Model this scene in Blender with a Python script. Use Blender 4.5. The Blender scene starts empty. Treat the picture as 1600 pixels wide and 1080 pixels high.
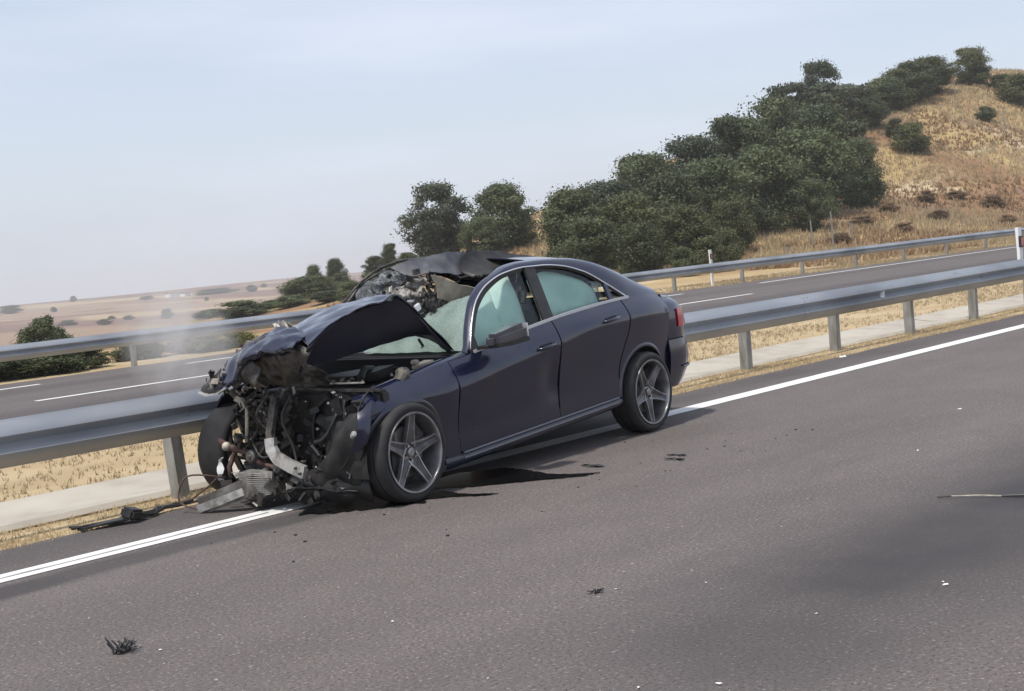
import bpy, bmesh, math, random
import numpy as np
from mathutils import Vector, Matrix
random.seed(7); rng = np.random.default_rng(11)
S = bpy.context.scene; COL = S.collection
PI = math.pi

# ------------------------------------------------------------------ camera
PITCH, ROLL, AZ, FPX = math.radians(3.915), math.radians(4.9), math.radians(42.066), 2200.0
f = Vector((math.cos(AZ)*math.cos(PITCH), math.sin(AZ)*math.cos(PITCH), -math.sin(PITCH)))
r0 = f.cross(Vector((0, 0, 1))).normalized(); u0 = r0.cross(f)
rv = math.cos(ROLL)*r0 - math.sin(ROLL)*u0
uv = math.cos(ROLL)*u0 + math.sin(ROLL)*r0
cam = bpy.data.cameras.new('camera'); camo = bpy.data.objects.new('camera', cam); COL.objects.link(camo)
camo.matrix_world = Matrix(((rv.x, uv.x, -f.x, 0), (rv.y, uv.y, -f.y, 0), (rv.z, uv.z, -f.z, 1.57), (0, 0, 0, 1)))
cam.sensor_width = 36; cam.lens = FPX/1600*36; cam.clip_start = .1; cam.clip_end = 20000
S.camera = camo

# ------------------------------------------------------------------ world and sun
SUN_EL, SUN_DIR = math.radians(66), math.radians(184)      # direction towards the sun, measured from +X
W = bpy.data.worlds.new('World'); S.world = W; W.use_nodes = True
nt = W.node_tree; nt.nodes.clear()
def wn(t, **k):
    n = nt.nodes.new(t)
    for a, b in k.items(): setattr(n, a, b)
    return n
out = wn('ShaderNodeOutputWorld'); bg = wn('ShaderNodeBackground'); bg.inputs[1].default_value = 0.115
tc = wn('ShaderNodeTexCoord'); sep = wn('ShaderNodeSeparateXYZ'); nt.links.new(tc.outputs['Generated'], sep.inputs[0])
mx = wn('ShaderNodeMath', operation='MAXIMUM'); mx.inputs[1].default_value = 0.03; nt.links.new(sep.outputs[2], mx.inputs[0])
cmb = wn('ShaderNodeCombineXYZ')
nt.links.new(sep.outputs[0], cmb.inputs[0]); nt.links.new(sep.outputs[1], cmb.inputs[1]); nt.links.new(mx.outputs[0], cmb.inputs[2])
sky = wn('ShaderNodeTexSky', sky_type='NISHITA'); sky.sun_disc = False
sky.sun_elevation = SUN_EL; sky.sun_rotation = PI/2 - SUN_DIR; sky.air_density = 1.0; sky.dust_density = 2.0; sky.ozone_density = 1.5
nt.links.new(cmb.outputs[0], sky.inputs[0])
# thin high cloud veil
mp = wn('ShaderNodeMapping'); mp.inputs['Scale'].default_value = (1.2, 1.2, 7.0); mp.inputs['Rotation'].default_value = (0.25, 0.12, 0)
nt.links.new(cmb.outputs[0], mp.inputs[0])
nz = wn('ShaderNodeTexNoise'); nz.inputs['Scale'].default_value = 2.2; nz.inputs['Detail'].default_value = 5; nz.inputs['Roughness'].default_value = .5
nt.links.new(mp.outputs[0], nz.inputs[0])
mr = wn('ShaderNodeMapRange'); mr.inputs[1].default_value = .38; mr.inputs[2].default_value = .70; mr.inputs[3].default_value = .60; mr.inputs[4].default_value = .90
nt.links.new(nz.outputs[0], mr.inputs[0])
# the veil is denser near the horizon
mh = wn('ShaderNodeMapRange'); mh.inputs[1].default_value = 0.0; mh.inputs[2].default_value = .34; mh.inputs[3].default_value = 1.0; mh.inputs[4].default_value = 0.0
nt.links.new(mx.outputs[0], mh.inputs[0])
mix1 = wn('ShaderNodeMath', operation='MULTIPLY'); nt.links.new(mr.outputs[0], mix1.inputs[0])
mm = wn('ShaderNodeMapRange'); mm.inputs[3].default_value = .84; mm.inputs[4].default_value = 1.1; nt.links.new(mh.outputs[0], mm.inputs[0]); nt.links.new(mm.outputs[0], mix1.inputs[1])
mix = wn('ShaderNodeMix', data_type='RGBA')
nt.links.new(mix1.outputs[0], mix.inputs[0]); nt.links.new(sky.outputs[0], mix.inputs[6]); mix.inputs[7].default_value = (5.55, 6.0, 7.0, 1)
nt.links.new(mix.outputs[2], bg.inputs[0]); nt.links.new(bg.outputs[0], out.inputs[0])

sl = bpy.data.lights.new('sun', 'SUN'); sl.energy = 2.9; sl.angle = math.radians(3.0); sl.color = (1, .955, .89)
so = bpy.data.objects.new('sun', sl); COL.objects.link(so)
sd = Vector((math.cos(SUN_DIR)*math.cos(SUN_EL), math.sin(SUN_DIR)*math.cos(SUN_EL), math.sin(SUN_EL)))
so.rotation_euler = sd.to_track_quat('Z', 'Y').to_euler(); so.location = (0, 0, 30)
S.view_settings.view_transform = 'Standard'; S.view_settings.look = 'None'; S.view_settings.exposure = 0.32; S.view_settings.gamma = 1
S.render.engine = 'CYCLES'
S.cycles.max_bounces = 7; S.cycles.transparent_max_bounces = 12; S.cycles.volume_bounces = 1
S.cycles.use_denoising = True; S.cycles.volume_step_rate = 2.0

# ------------------------------------------------------------------ materials
def mat(name, col, rough=.6, metal=0, col2=None, scale=5, detail=4, bump=0, bscale=None, coat=0, spec=.5, lo=.35, hi=.65, coords='Object', stretch=(1, 1, 1), col3=None, scale3=1):
    m = bpy.data.materials.new(name); m.use_nodes = True; t = m.node_tree; b = t.nodes['Principled BSDF']
    b.inputs['Roughness'].default_value = rough; b.inputs['Metallic'].default_value = metal
    b.inputs['Specular IOR Level'].default_value = spec; b.inputs['Coat Weight'].default_value = coat; b.inputs['Coat Roughness'].default_value = .08
    b.inputs['Base Color'].default_value = (*col, 1)
    tcn = t.nodes.new('ShaderNodeTexCoord'); mpn = t.nodes.new('ShaderNodeMapping'); mpn.inputs['Scale'].default_value = stretch
    t.links.new(tcn.outputs[coords], mpn.inputs[0])
    def noise(s, d=detail):
        n = t.nodes.new('ShaderNodeTexNoise'); n.inputs['Scale'].default_value = s; n.inputs['Detail'].default_value = d
        t.links.new(mpn.outputs[0], n.inputs[0]); return n
    def mixc(a, bcol, fac):
        x = t.nodes.new('ShaderNodeMix'); x.data_type = 'RGBA'
        if hasattr(a, 'links'): t.links.new(a, x.inputs[6])
        else: x.inputs[6].default_value = (*a, 1)
        x.inputs[7].default_value = (*bcol, 1); t.links.new(fac, x.inputs[0]); return x.outputs[2]
    def ramp(o, lo, hi):
        r = t.nodes.new('ShaderNodeMapRange'); r.inputs[1].default_value = lo; r.inputs[2].default_value = hi; t.links.new(o, r.inputs[0]); return r.outputs[0]
    cur = col
    if col2: cur = mixc(cur, col2, ramp(noise(scale).outputs[0], lo, hi))
    if col3: cur = mixc(cur, col3, ramp(noise(scale3).outputs[0], .48, .66))
    if hasattr(cur, 'links'): t.links.new(cur, b.inputs['Base Color'])
    if bump:
        bn = t.nodes.new('ShaderNodeBump'); bn.inputs['Strength'].default_value = 1; bn.inputs['Distance'].default_value = bump
        t.links.new(noise(bscale or scale*3).outputs[0], bn.inputs['Height']); t.links.new(bn.outputs[0], b.inputs['Normal'])
    m['cur'] = 0
    return m
M = {}
M['paint'] = mat('navy_paint', (.006, .008, .030), .22, .22, (.010, .012, .037), 2.2, col3=(.015, .016, .030), scale3=5, detail=6, coat=.7, bump=.0006, bscale=9)
M['paint_low'] = M['paint']
M['dusty_paint'] = mat('dusty_navy_paint', (.045, .047, .062), .5, .2, (.12, .12, .13), 9, 5, bump=.002)
M['black'] = mat('black_plastic', (.012, .012, .013), .5, 0, (.03, .028, .026), 14)
M['dark_metal'] = mat('sooty_metal', (.03, .028, .027), .45, .6, (.10, .09, .08), 18, bump=.004)
M['grime'] = mat('grimy_cast_metal', (.035, .032, .030), .6, .3, (.14, .125, .105), 22, bump=.006)
M['alu'] = mat('bare_aluminium', (.58, .57, .54), .42, .6, (.24, .225, .20), 16, bump=.001, lo=.46, hi=.72)
M['alu_dirty'] = mat('dirty_aluminium', (.30, .285, .26), .55, .5, (.11, .10, .09), 9, bump=.002)
M['rust'] = mat('rusty_rod', (.11, .06, .048), .65, .2, (.06, .035, .03), 20)
M['cream'] = mat('cream_plastic', (.55, .50, .40), .6, 0, (.30, .27, .21), 20)
M['underside'] = mat('bonnet_underside', (.010, .011, .022), .55, 0, (.016, .016, .026), 3)
M['white'] = mat('white_plastic', (.78, .78, .77), .5)
M['tyre'] = mat('tyre_rubber', (.016, .016, .018), .75, 0, (.030, .029, .028), 10, bump=.001, bscale=50)
M['rim'] = mat('rim_silver', (.50, .505, .52), .32, .8, (.24, .235, .23), 8)
M['rim_dark'] = mat('rim_grey', (.19, .19, .20), .4, .6, (.08, .078, .075), 8)
M['chrome'] = mat('bright_trim', (.78, .80, .83), .22, .7)
M['trim'] = mat('satin_trim', (.26, .27, .30), .35, .5)
M['belt'] = mat('belt_strip', (.62, .64, .68), .3, .35)
M['headliner'] = mat('beige_headliner', (.42, .36, .29), .9, 0, (.26, .22, .18), 12, bump=.004)
M['airbag'] = mat('airbag_fabric', (.80, .90, .86), .85, 0, (.62, .74, .70), 4, bump=.01, bscale=5)
M['seat'] = mat('dark_upholstery', (.03, .03, .034), .7)
M['oil'] = mat('spilled_oil', (.006, .006, .007), .12, 0, spec=.5)
M['damp'] = mat('damp_asphalt', (.045, .042, .041), .6, 0, (.09, .085, .082), 6)
M['galv'] = mat('galvanised_steel', (.34, .36, .385), .5, .55, (.41, .425, .445), 3.5, bump=.0008, bscale=20, stretch=(.35, 1, 1), col3=(.24, .255, .275), scale3=1.1)
M['galv_post'] = mat('galvanised_post', (.36, .36, .34), .5, .5, (.27, .265, .245), 8, stretch=(2, 2, .6), col3=(.22, .205, .17), scale3=5)
M['conc'] = mat('gutter_concrete', (.42, .38, .315), .9, 0, (.35, .31, .255), 3.2, 8, bump=.003, bscale=30, coords='Object', col3=(.46, .42, .35), scale3=.9)
M['bark'] = mat('bark', (.09, .075, .06), .9, 0, (.05, .04, .033), 8, bump=.02)

def asphalt(name, base, lane_y):
    m = bpy.data.materials.new(name); m.use_nodes = True; t = m.node_tree; b = t.nodes['Principled BSDF']
    b.inputs['Roughness'].default_value = .82; b.inputs['Specular IOR Level'].default_value = .35
    tcn = t.nodes.new('ShaderNodeTexCoord')
    def noise(s, d=3, st=(1, 1, 1), r=.6):
        mpn = t.nodes.new('ShaderNodeMapping'); mpn.inputs['Scale'].default_value = st; t.links.new(tcn.outputs['Object'], mpn.inputs[0])
        n = t.nodes.new('ShaderNodeTexNoise'); n.inputs['Scale'].default_value = s; n.inputs['Detail'].default_value = d; n.inputs['Roughness'].default_value = r
        t.links.new(mpn.outputs[0], n.inputs[0]); return n.outputs[0]
    def rmp(o, a, c, lo=0, hi=1):
        r = t.nodes.new('ShaderNodeMapRange'); r.inputs[1].default_value = a; r.inputs[2].default_value = c; r.inputs[3].default_value = lo; r.inputs[4].default_value = hi
        t.links.new(o, r.inputs[0]); return r.outputs[0]
    def mixc(a, c, fac):
        x = t.nodes.new('ShaderNodeMix'); x.data_type = 'RGBA'
        for s, v in ((6, a), (7, c)):
            if hasattr(v, 'links'): t.links.new(v, x.inputs[s])
            else: x.inputs[s].default_value = (*v, 1)
        t.links.new(fac, x.inputs[0]); return x.outputs[2]
    def mth(op, a, c):
        x = t.nodes.new('ShaderNodeMath'); x.operation = op
        for s, v in ((0, a), (1, c)):
            if hasattr(v, 'links'): t.links.new(v, x.inputs[s])
            else: x.inputs[s].default_value = v
        return x.outputs[0]
    k = base
    c = mixc((k*.91, k*.765, k*.70), (k*1.17, k*.985, k*.905), rmp(noise(1.3, 6, (.35, 1, 1)), .35, .65))
    c = mixc(c, (k*.45, k*.41, k*.40), rmp(noise(60, 3), .50, .66))           # dark pits between the stones
    c = mixc(c, (k*2.1, k*1.9, k*1.8), rmp(noise(52, 3, (1.1, .9, 1)), .57, .70))  # pale stones
    c = mixc(c, (k*3.2, k*3.0, k*2.8), rmp(noise(34, 1), .745, .775))
    c = mixc(c, (k*.8, k*.72, k*.70), rmp(noise(5, 5), .45, .75, 0, .55))
    sp = t.nodes.new('ShaderNodeSeparateXYZ'); t.links.new(tcn.outputs['Object'], sp.inputs[0])
    wob = rmp(noise(.9, 3, (.6, .6, 1)), .2, .8, -.30, .30)
    for (yc, half, soft, amt, x0, x1) in lane_y:                                # worn, polished or sealed bands along the road
        d = mth('ABSOLUTE', mth('SUBTRACT', mth('ADD', sp.outputs[1], mth('MULTIPLY', wob, min(1.0, half*2))), yc), 0)
        band = rmp(d, half, half+soft, 1, 0)
        if x0 is not None:
            band = mth('MULTIPLY', band, rmp(mth('ADD', sp.outputs[0], wob), x0, x0+2.0, 0, 1)); band = mth('MULTIPLY', band, rmp(sp.outputs[0], x1, x1+3.0, 1, 0))
        band = mth('MULTIPLY', band, rmp(noise(.55, 4), .3, .6, amt*.55, amt))
        c = mixc(c, (k*.36, k*.325, k*.33), band)
    t.links.new(c, b.inputs['Base Color'])
    bn = t.nodes.new('ShaderNodeBump'); bn.inputs['Distance'].default_value = .005; bn.inputs['Strength'].default_value = .8
    t.links.new(noise(80, 3), bn.inputs['Height']); t.links.new(bn.outputs[0], b.inputs['Normal'])
    return m
M['asphalt'] = asphalt('asphalt', .130, [(3.0, .16, .85, 1.05, 3.3, 10.5), (6.96, .11, .10, .95, -6, 6.2), (-.5, .4, .6, .6, None, 0), (7.85, .12, .5, .55, None, 0)])
M['asphalt_far'] = asphalt('asphalt_far', .115, [(18.2, .8, .8, .5, None, 0), (23.2, .3, .5, .35, None, 0)])

def line_mat():
    m = mat('road_paint', (.80, .80, .78), .6, 0, (.64, .63, .61), 9, bump=.001, stretch=(.3, 1, 1), col3=(.70, .69, .67), scale3=3)
    return m
M['line'] = line_mat()
M['line_worn'] = mat('worn_road_paint', (.62, .61, .59), .6, 0, (.34, .33, .32), 14, 6, stretch=(.3, 1, 1), lo=.45, hi=.62)

def hill_mat():
    m = bpy.data.materials.new('dry_ground'); m.use_nodes = True; t = m.node_tree; b = t.nodes['Principled BSDF']
    b.inputs['Roughness'].default_value = .95; b.inputs['Specular IOR Level'].default_value = .15
    tcn = t.nodes.new('ShaderNodeTexCoord')
    def noise(s, d=5, st=(1, 1, 1), w=0):
        mpn = t.nodes.new('ShaderNodeMapping'); mpn.inputs['Scale'].default_value = st; mpn.inputs['Location'].default_value = (w, w, w); t.links.new(tcn.outputs['Object'], mpn.inputs[0])
        n = t.nodes.new('ShaderNodeTexNoise'); n.inputs['Scale'].default_value = s; n.inputs['Detail'].default_value = d
        t.links.new(mpn.outputs[0], n.inputs[0]); return n.outputs[0]
    def rmp(o, a, c, lo=0, hi=1):
        r = t.nodes.new('ShaderNodeMapRange'); r.inputs[1].default_value = a; r.inputs[2].default_value = c; r.inputs[3].default_value = lo; r.inputs[4].default_value = hi
        t.links.new(o, r.inputs[0]); return r.outputs[0]
    def mixc(a, c, fac):
        x = t.nodes.new('ShaderNodeMix'); x.data_type = 'RGBA'
        for s, v in ((6, a), (7, c)):
            if hasattr(v, 'links'): t.links.new(v, x.inputs[s])
            else: x.inputs[s].default_value = (*v, 1)
        if hasattr(fac, 'links'): t.links.new(fac, x.inputs[0])
        else: x.inputs[0].default_value = fac
        return x.outputs[2]
    def mul(a, c):
        x = t.nodes.new('ShaderNodeMath'); x.operation = 'MULTIPLY'
        t.links.new(a, x.inputs[0]); t.links.new(c, x.inputs[1]); return x.outputs[0]
    gold = (.41, .30, .145); brown = (.27, .16, .09); pale = (.50, .40, .265); olive = (.16, .16, .06); purple = (.23, .15, .11)
    near = mixc(gold, (.34, .235, .125), rmp(noise(.35, 6), .4, .6))
    near = mixc(near, brown, rmp(noise(.085, 6, w=3), .50, .60))
    near = mixc(near, purple, rmp(noise(.13, 6, w=9), .56, .66))
    near = mixc(near, pale, rmp(noise(.11, 6, w=31), .60, .66))
    near = mixc(near, olive, rmp(noise(.10, 5, w=17), .66, .74))
    near = mixc(near, (.13, .085, .055), rmp(noise(1.1, 5, w=5), .60, .72))
    far = mixc((.29, .20, .135), (.19, .11, .085), rmp(noise(.0045, 4, (1, .8, 1)), .42, .50))
    far = mixc(far, (.38, .29, .17), rmp(noise(.008, 4, (1, .6, 1), 5), .56, .60))
    far = mixc(far, (.16, .15, .085), rmp(noise(.02, 6, w=11), .60, .67))
    sp = t.nodes.new('ShaderNodeSeparateXYZ'); t.links.new(tcn.outputs['Object'], sp.inputs[0])
    c = mixc(near, far, rmp(sp.outputs[1], 110, 260))
    # mown straw strip of the verges
    straw = mixc((.43, .33, .195), (.36, .27, .155), rmp(noise(1.1, 8), .35, .62))
    straw = mixc(straw, (.46, .365, .225), rmp(noise(.7, 5, (.5, 1, 1), 8), .55, .68))
    c = mixc(straw, c, rmp(sp.outputs[1], 28, 33))
    t.links.new(c, b.inputs['Base Color'])
    bn = t.nodes.new('ShaderNodeBump'); bn.inputs['Distance'].default_value = .25; bn.inputs['Strength'].default_value = 1
    hgt = noise(2.5, 8); t.links.new(hgt, bn.inputs['Height'])
    t.links.new(rmp(sp.outputs[1], 20, 50, .03, .4), bn.inputs['Distance']); t.links.new(bn.outputs[0], b.inputs['Normal'])
    return m
M['ground'] = hill_mat()

def leaf_mat(name, a, bcol, tr=.25):
    m = bpy.data.materials.new(name); m.use_nodes = True; t = m.node_tree; b = t.nodes['Principled BSDF']
    b.inputs['Roughness'].default_value = .6; b.inputs['Specular IOR Level'].default_value = .3
    tcn = t.nodes.new('ShaderNodeTexCoord'); n = t.nodes.new('ShaderNodeTexNoise'); n.inputs['Scale'].default_value = 1.1; n.inputs['Detail'].default_value = 5
    t.links.new(tcn.outputs['Object'], n.inputs[0])
    r = t.nodes.new('ShaderNodeMapRange'); r.inputs[1].default_value = .38; r.inputs[2].default_value = .64; t.links.new(n.outputs[0], r.inputs[0])
    x = t.nodes.new('ShaderNodeMix'); x.data_type = 'RGBA'; x.inputs[6].default_value = (*a, 1); x.inputs[7].default_value = (*bcol, 1); t.links.new(r.outputs[0], x.inputs[0])
    oi = t.nodes.new('ShaderNodeObjectInfo'); h = t.nodes.new('ShaderNodeHueSaturation')
    rr = t.nodes.new('ShaderNodeMapRange'); rr.inputs[3].default_value = .75; rr.inputs[4].default_value = 1.3; t.links.new(oi.outputs['Random'], rr.inputs[0]); t.links.new(rr.outputs[0], h.inputs['Value'])
    t.links.new(x.outputs[2], h.inputs['Color']); t.links.new(h.outputs[0], b.inputs['Base Color'])
    ts = t.nodes.new('ShaderNodeBsdfTranslucent'); t.links.new(h.outputs[0], ts.inputs[0])
    ms = t.nodes.new('ShaderNodeMixShader'); ms.inputs[0].default_value = tr
    t.links.new(b.outputs[0], ms.inputs[1]); t.links.new(ts.outputs[0], ms.inputs[2]); t.links.new(ms.outputs[0], t.nodes['Material Output'].inputs[0])
    return m
M['oak'] = leaf_mat('oak_leaves', (.055, .070, .032), (.125, .145, .065))
M['oak_warm'] = leaf_mat('warm_oak_leaves', (.070, .082, .034), (.15, .16, .066))
M['oak_grey'] = leaf_mat('grey_oak_leaves', (.058, .074, .048), (.125, .142, .09))
M['olive'] = leaf_mat('olive_leaves', (.075, .085, .035), (.13, .135, .06))
M['pine'] = leaf_mat('pine_needles', (.065, .082, .052), (.13, .145, .088))
M['yellow'] = leaf_mat('yellow_green_leaves', (.14, .15, .04), (.24, .23, .09))
M['brownleaf'] = leaf_mat('brown_dry_leaves', (.19, .125, .075), (.27, .19, .115))
M['straw'] = leaf_mat('straw_blades', (.41, .32, .19), (.50, .405, .255), .35)
M['straw2'] = leaf_mat('dry_scrub', (.25, .165, .10), (.34, .24, .135), .3)

def glass(name, tint, haze=0.0, hcol=(.6, .66, .62), cracks=False):
    m = bpy.data.materials.new(name); m.use_nodes = True; t = m.node_tree; t.nodes.clear()
    o = t.nodes.new('ShaderNodeOutputMaterial'); tr = t.nodes.new('ShaderNodeBsdfTransparent'); tr.inputs[0].default_value = (*tint, 1)
    gl = t.nodes.new('ShaderNodeBsdfGlossy'); gl.inputs['Roughness'].default_value = .04
    fr = t.nodes.new('ShaderNodeFresnel'); fr.inputs[0].default_value = 1.5
    ms = t.nodes.new('ShaderNodeMixShader'); t.links.new(fr.outputs[0], ms.inputs[0]); t.links.new(tr.outputs[0], ms.inputs[1]); t.links.new(gl.outputs[0], ms.inputs[2])
    last = ms
    if haze:
        df = t.nodes.new('ShaderNodeBsdfDiffuse'); df.inputs[0].default_value = (*hcol, 1)
        m2 = t.nodes.new('ShaderNodeMixShader'); m2.inputs[0].default_value = haze
        if cracks:
            tcn = t.nodes.new('ShaderNodeTexCoord'); v = t.nodes.new('ShaderNodeTexVoronoi'); v.feature = 'DISTANCE_TO_EDGE'; v.inputs['Scale'].default_value = 26
            nn = t.nodes.new('ShaderNodeTexNoise'); nn.inputs['Scale'].default_value = 3; t.links.new(tcn.outputs['Object'], nn.inputs[0]); 
            t.links.new(tcn.outputs['Object'], v.inputs[0])
            r = t.nodes.new('ShaderNodeMapRange'); r.inputs[1].default_value = .0; r.inputs[2].default_value = .06; r.inputs[3].default_value = .55; r.inputs[4].default_value = haze
            t.links.new(v.outputs[0], r.inputs[0])
            r2 = t.nodes.new('ShaderNodeMapRange'); r2.inputs[1].default_value = .35; r2.inputs[2].default_value = .7; r2.inputs[3].default_value = .45; r2.inputs[4].default_value = 1.3; t.links.new(nn.outputs[0], r2.inputs[0])
            mu = t.nodes.new('ShaderNodeMath'); mu.operation = 'MULTIPLY'; mu.use_clamp = True; t.links.new(r.outputs[0], mu.inputs[0]); t.links.new(r2.outputs[0], mu.inputs[1])
            t.links.new(mu.outputs[0], m2.inputs[0])
        t.links.new(last.outputs[0], m2.inputs[1]); t.links.new(df.outputs[0], m2.inputs[2]); last = m2
    t.links.new(last.outputs[0], o.inputs[0]); return m
M['glass'] = glass('side_glass', (.84, .985, .935))
M['glass_dark'] = glass('quarter_glass', (.22, .27, .30))
M['windshield'] = glass('broken_windshield', (.72, .83, .78), .40, (.40, .48, .44), True)
M['mirror_shell'] = mat('dusty_shell', (.05, .052, .07), .3, .3, (.11, .11, .12), 6, coat=.5)
M['lens'] = mat('red_lens', (.50, .05, .07), .15, 0, coat=1)
M['lens_pink'] = mat('pale_red_lens', (.55, .16, .20), .12, 0, coat=1)

# ------------------------------------------------------------------ mesh helpers
def tag(o, label=None, cat=None, group=None, kind=None):
    if label: o['label'] = label
    if cat: o['category'] = cat
    if group: o['group'] = group
    if kind: o['kind'] = kind
    return o
def link(name, me, m, parent=None, smooth=True):
    if m: me.materials.append(M[m] if isinstance(m, str) else m)
    if smooth: me.polygons.foreach_set('use_smooth', [True]*len(me.polygons))
    o = bpy.data.objects.new(name, me); COL.objects.link(o)
    if parent: o.parent = parent
    return o
def from_np(name, V, F, m, parent=None, smooth=False):
    V = np.asarray(V, dtype=np.float32); F = np.asarray(F, dtype=np.int32)
    me = bpy.data.meshes.new(name); k = F.shape[1]
    me.vertices.add(len(V)); me.vertices.foreach_set('co', V.ravel())
    me.loops.add(F.size); me.loops.foreach_set('vertex_index', F.ravel())
    me.polygons.add(len(F)); me.polygons.foreach_set('loop_start', np.arange(len(F), dtype=np.int32)*k)
    me.update(calc_edges=True); me.validate()
    return link(name, me, m, parent, smooth)
def empty(name, loc=(0, 0, 0), rz=0):
    o = bpy.data.objects.new(name, None); COL.objects.link(o); o.location = loc; o.rotation_euler = (0, 0, rz); o.empty_display_size = .3; return o
class MB:
    def __init__(s): s.bm = bmesh.new()
    def box(s, c, size, rot=None, taper=1.0, bev=0):
        r = bmesh.ops.create_cube(s.bm, size=1); vs = r['verts']
        for v in vs:
            v.co = Vector((v.co.x*size[0], v.co.y*size[1], v.co.z*size[2]))
            if v.co.z > 0: v.co.x *= taper; v.co.y *= taper
        if bev:
            es = {e for v in vs for e in v.link_edges}
            rr = bmesh.ops.bevel(s.bm, geom=list(es), offset=bev, segments=2, affect='EDGES'); vs = list({v for fc in rr['faces'] for v in fc.verts} | {v for v in vs if v.is_valid})
        for v in vs:
            if rot is not None: v.co = rot @ v.co
            v.co += Vector(c)
        return s
    def tube(s, pts, r, n=8, cap=True):
        pts = [Vector(p) for p in pts]; rs = r if isinstance(r, (list, tuple)) else [r]*len(pts); rings = []
        prev = None
        for i, p in enumerate(pts):
            d = (pts[min(i+1, len(pts)-1)] - pts[max(i-1, 0)]).normalized()
            a = d.orthogonal().normalized() if prev is None else (prev - d*prev.dot(d)).normalized()
            prev = a; b = d.cross(a)
            rings.append([s.bm.verts.new(p + (a*math.cos(2*PI*k/n) + b*math.sin(2*PI*k/n))*rs[i]) for k in range(n)])
        for A, B in zip(rings, rings[1:]):
            for k in range(n): s.bm.faces.new((A[k], A[(k+1) % n], B[(k+1) % n], B[k]))
        if cap: s.bm.faces.new(rings[0][::-1]); s.bm.faces.new(rings[-1])
        return s
    def bar(s, pts, w, h, up=(0, 0, 1)):
        """flat bar of width w and thickness h swept along pts"""
        pts = [Vector(p) for p in pts]; rings = []
        for i, p in enumerate(pts):
            d = (pts[min(i+1, len(pts)-1)] - pts[max(i-1, 0)]).normalized()
            side = d.cross(Vector(up)).normalized(); u = side.cross(d)
            rings.append([s.bm.verts.new(p + side*a*w/2 + u*b*h/2) for a, b in ((-1, -1), (1, -1), (1, 1), (-1, 1))])
        for A, B in zip(rings, rings[1:]):
            for k in range(4): s.bm.faces.new((A[k], A[(k+1) % 4], B[(k+1) % 4], B[k]))
        s.bm.faces.new(rings[0][::-1]); s.bm.faces.new(rings[-1]); return s
    def grid(s, P):
        R = [[s.bm.verts.new(p) for p in row] for row in P]
        for a, b in zip(R, R[1:]):
            for k in range(len(a)-1):
                try: s.bm.faces.new((a[k], a[k+1], b[k+1], b[k]))
                except ValueError: pass
        return s
    def lathe(s, prof, n=48, c=(0, 0, 0), a0=0, a1=2*PI):
        """profile of (radius, y) turned about the Y axis"""
        full = abs(a1-a0-2*PI) < 1e-6; R = []
        for i in range(n if full else n+1):
            a = a0+(a1-a0)*i/n
            R.append([s.bm.verts.new((c[0]+r*math.cos(a), c[1]+y, c[2]+r*math.sin(a))) for r, y in prof])
        if full: R.append(R[0])
        for a, b in zip(R, R[1:]):
            for k in range(len(prof)-1):
                try: s.bm.faces.new((a[k], a[k+1], b[k+1], b[k]))
                except ValueError: pass
        return s
    def build(s, name, m, parent=None, smooth=False, solid=0, off=0, ang=None):
        bmesh.ops.remove_doubles(s.bm, verts=s.bm.verts, dist=1e-5)
        bmesh.ops.recalc_face_normals(s.bm, faces=s.bm.faces)
        me = bpy.data.meshes.new(name); s.bm.to_mesh(me); s.bm.free()
        o = link(name, me, m, parent, smooth)
        if solid:
            md = o.modifiers.new('solid', 'SOLIDIFY'); md.thickness = solid; md.offset = off
            if smooth: e_ = o.modifiers.new('split', 'EDGE_SPLIT'); e_.split_angle = math.radians(40)
        if ang:
            me.set_sharp_from_angle(angle=math.radians(ang))
        return o
def rotm(rx=0, ry=0, rz=0):
    return Matrix.Rotation(rz, 3, 'Z') @ Matrix.Rotation(ry, 3, 'Y') @ Matrix.Rotation(rx, 3, 'X')
def interp(x, T):
    if x <= T[0][0]: return T[0][1]
    for (a, u), (b, v) in zip(T, T[1:]):
        if x <= b: return u+(v-u)*(x-a)/(b-a)
    return T[-1][1]
def sinterp(x, T):
    """smooth (monotone-ish cubic) interpolation"""
    if x <= T[0][0]: return T[0][1]
    if x >= T[-1][0]: return T[-1][1]
    n = len(T)
    for i in range(n-1):
        if x <= T[i+1][0]: break
    def sl(j):
        if j == 0: return (T[1][1]-T[0][1])/(T[1][0]-T[0][0])
        if j == n-1: return (T[-1][1]-T[-2][1])/(T[-1][0]-T[-2][0])
        a = (T[j][1]-T[j-1][1])/(T[j][0]-T[j-1][0]); b = (T[j+1][1]-T[j][1])/(T[j+1][0]-T[j][0])
        return 0 if a*b <= 0 else 2*a*b/(a+b)
    h = T[i+1][0]-T[i][0]; t = (x-T[i][0])/h
    return ((2*t**3-3*t*t+1)*T[i][1] + (t**3-2*t*t+t)*h*sl(i) + (-2*t**3+3*t*t)*T[i+1][1] + (t**3-t*t)*h*sl(i+1))
def smooth(t): t = min(1, max(0, t)); return t*t*(3-2*t)

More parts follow.
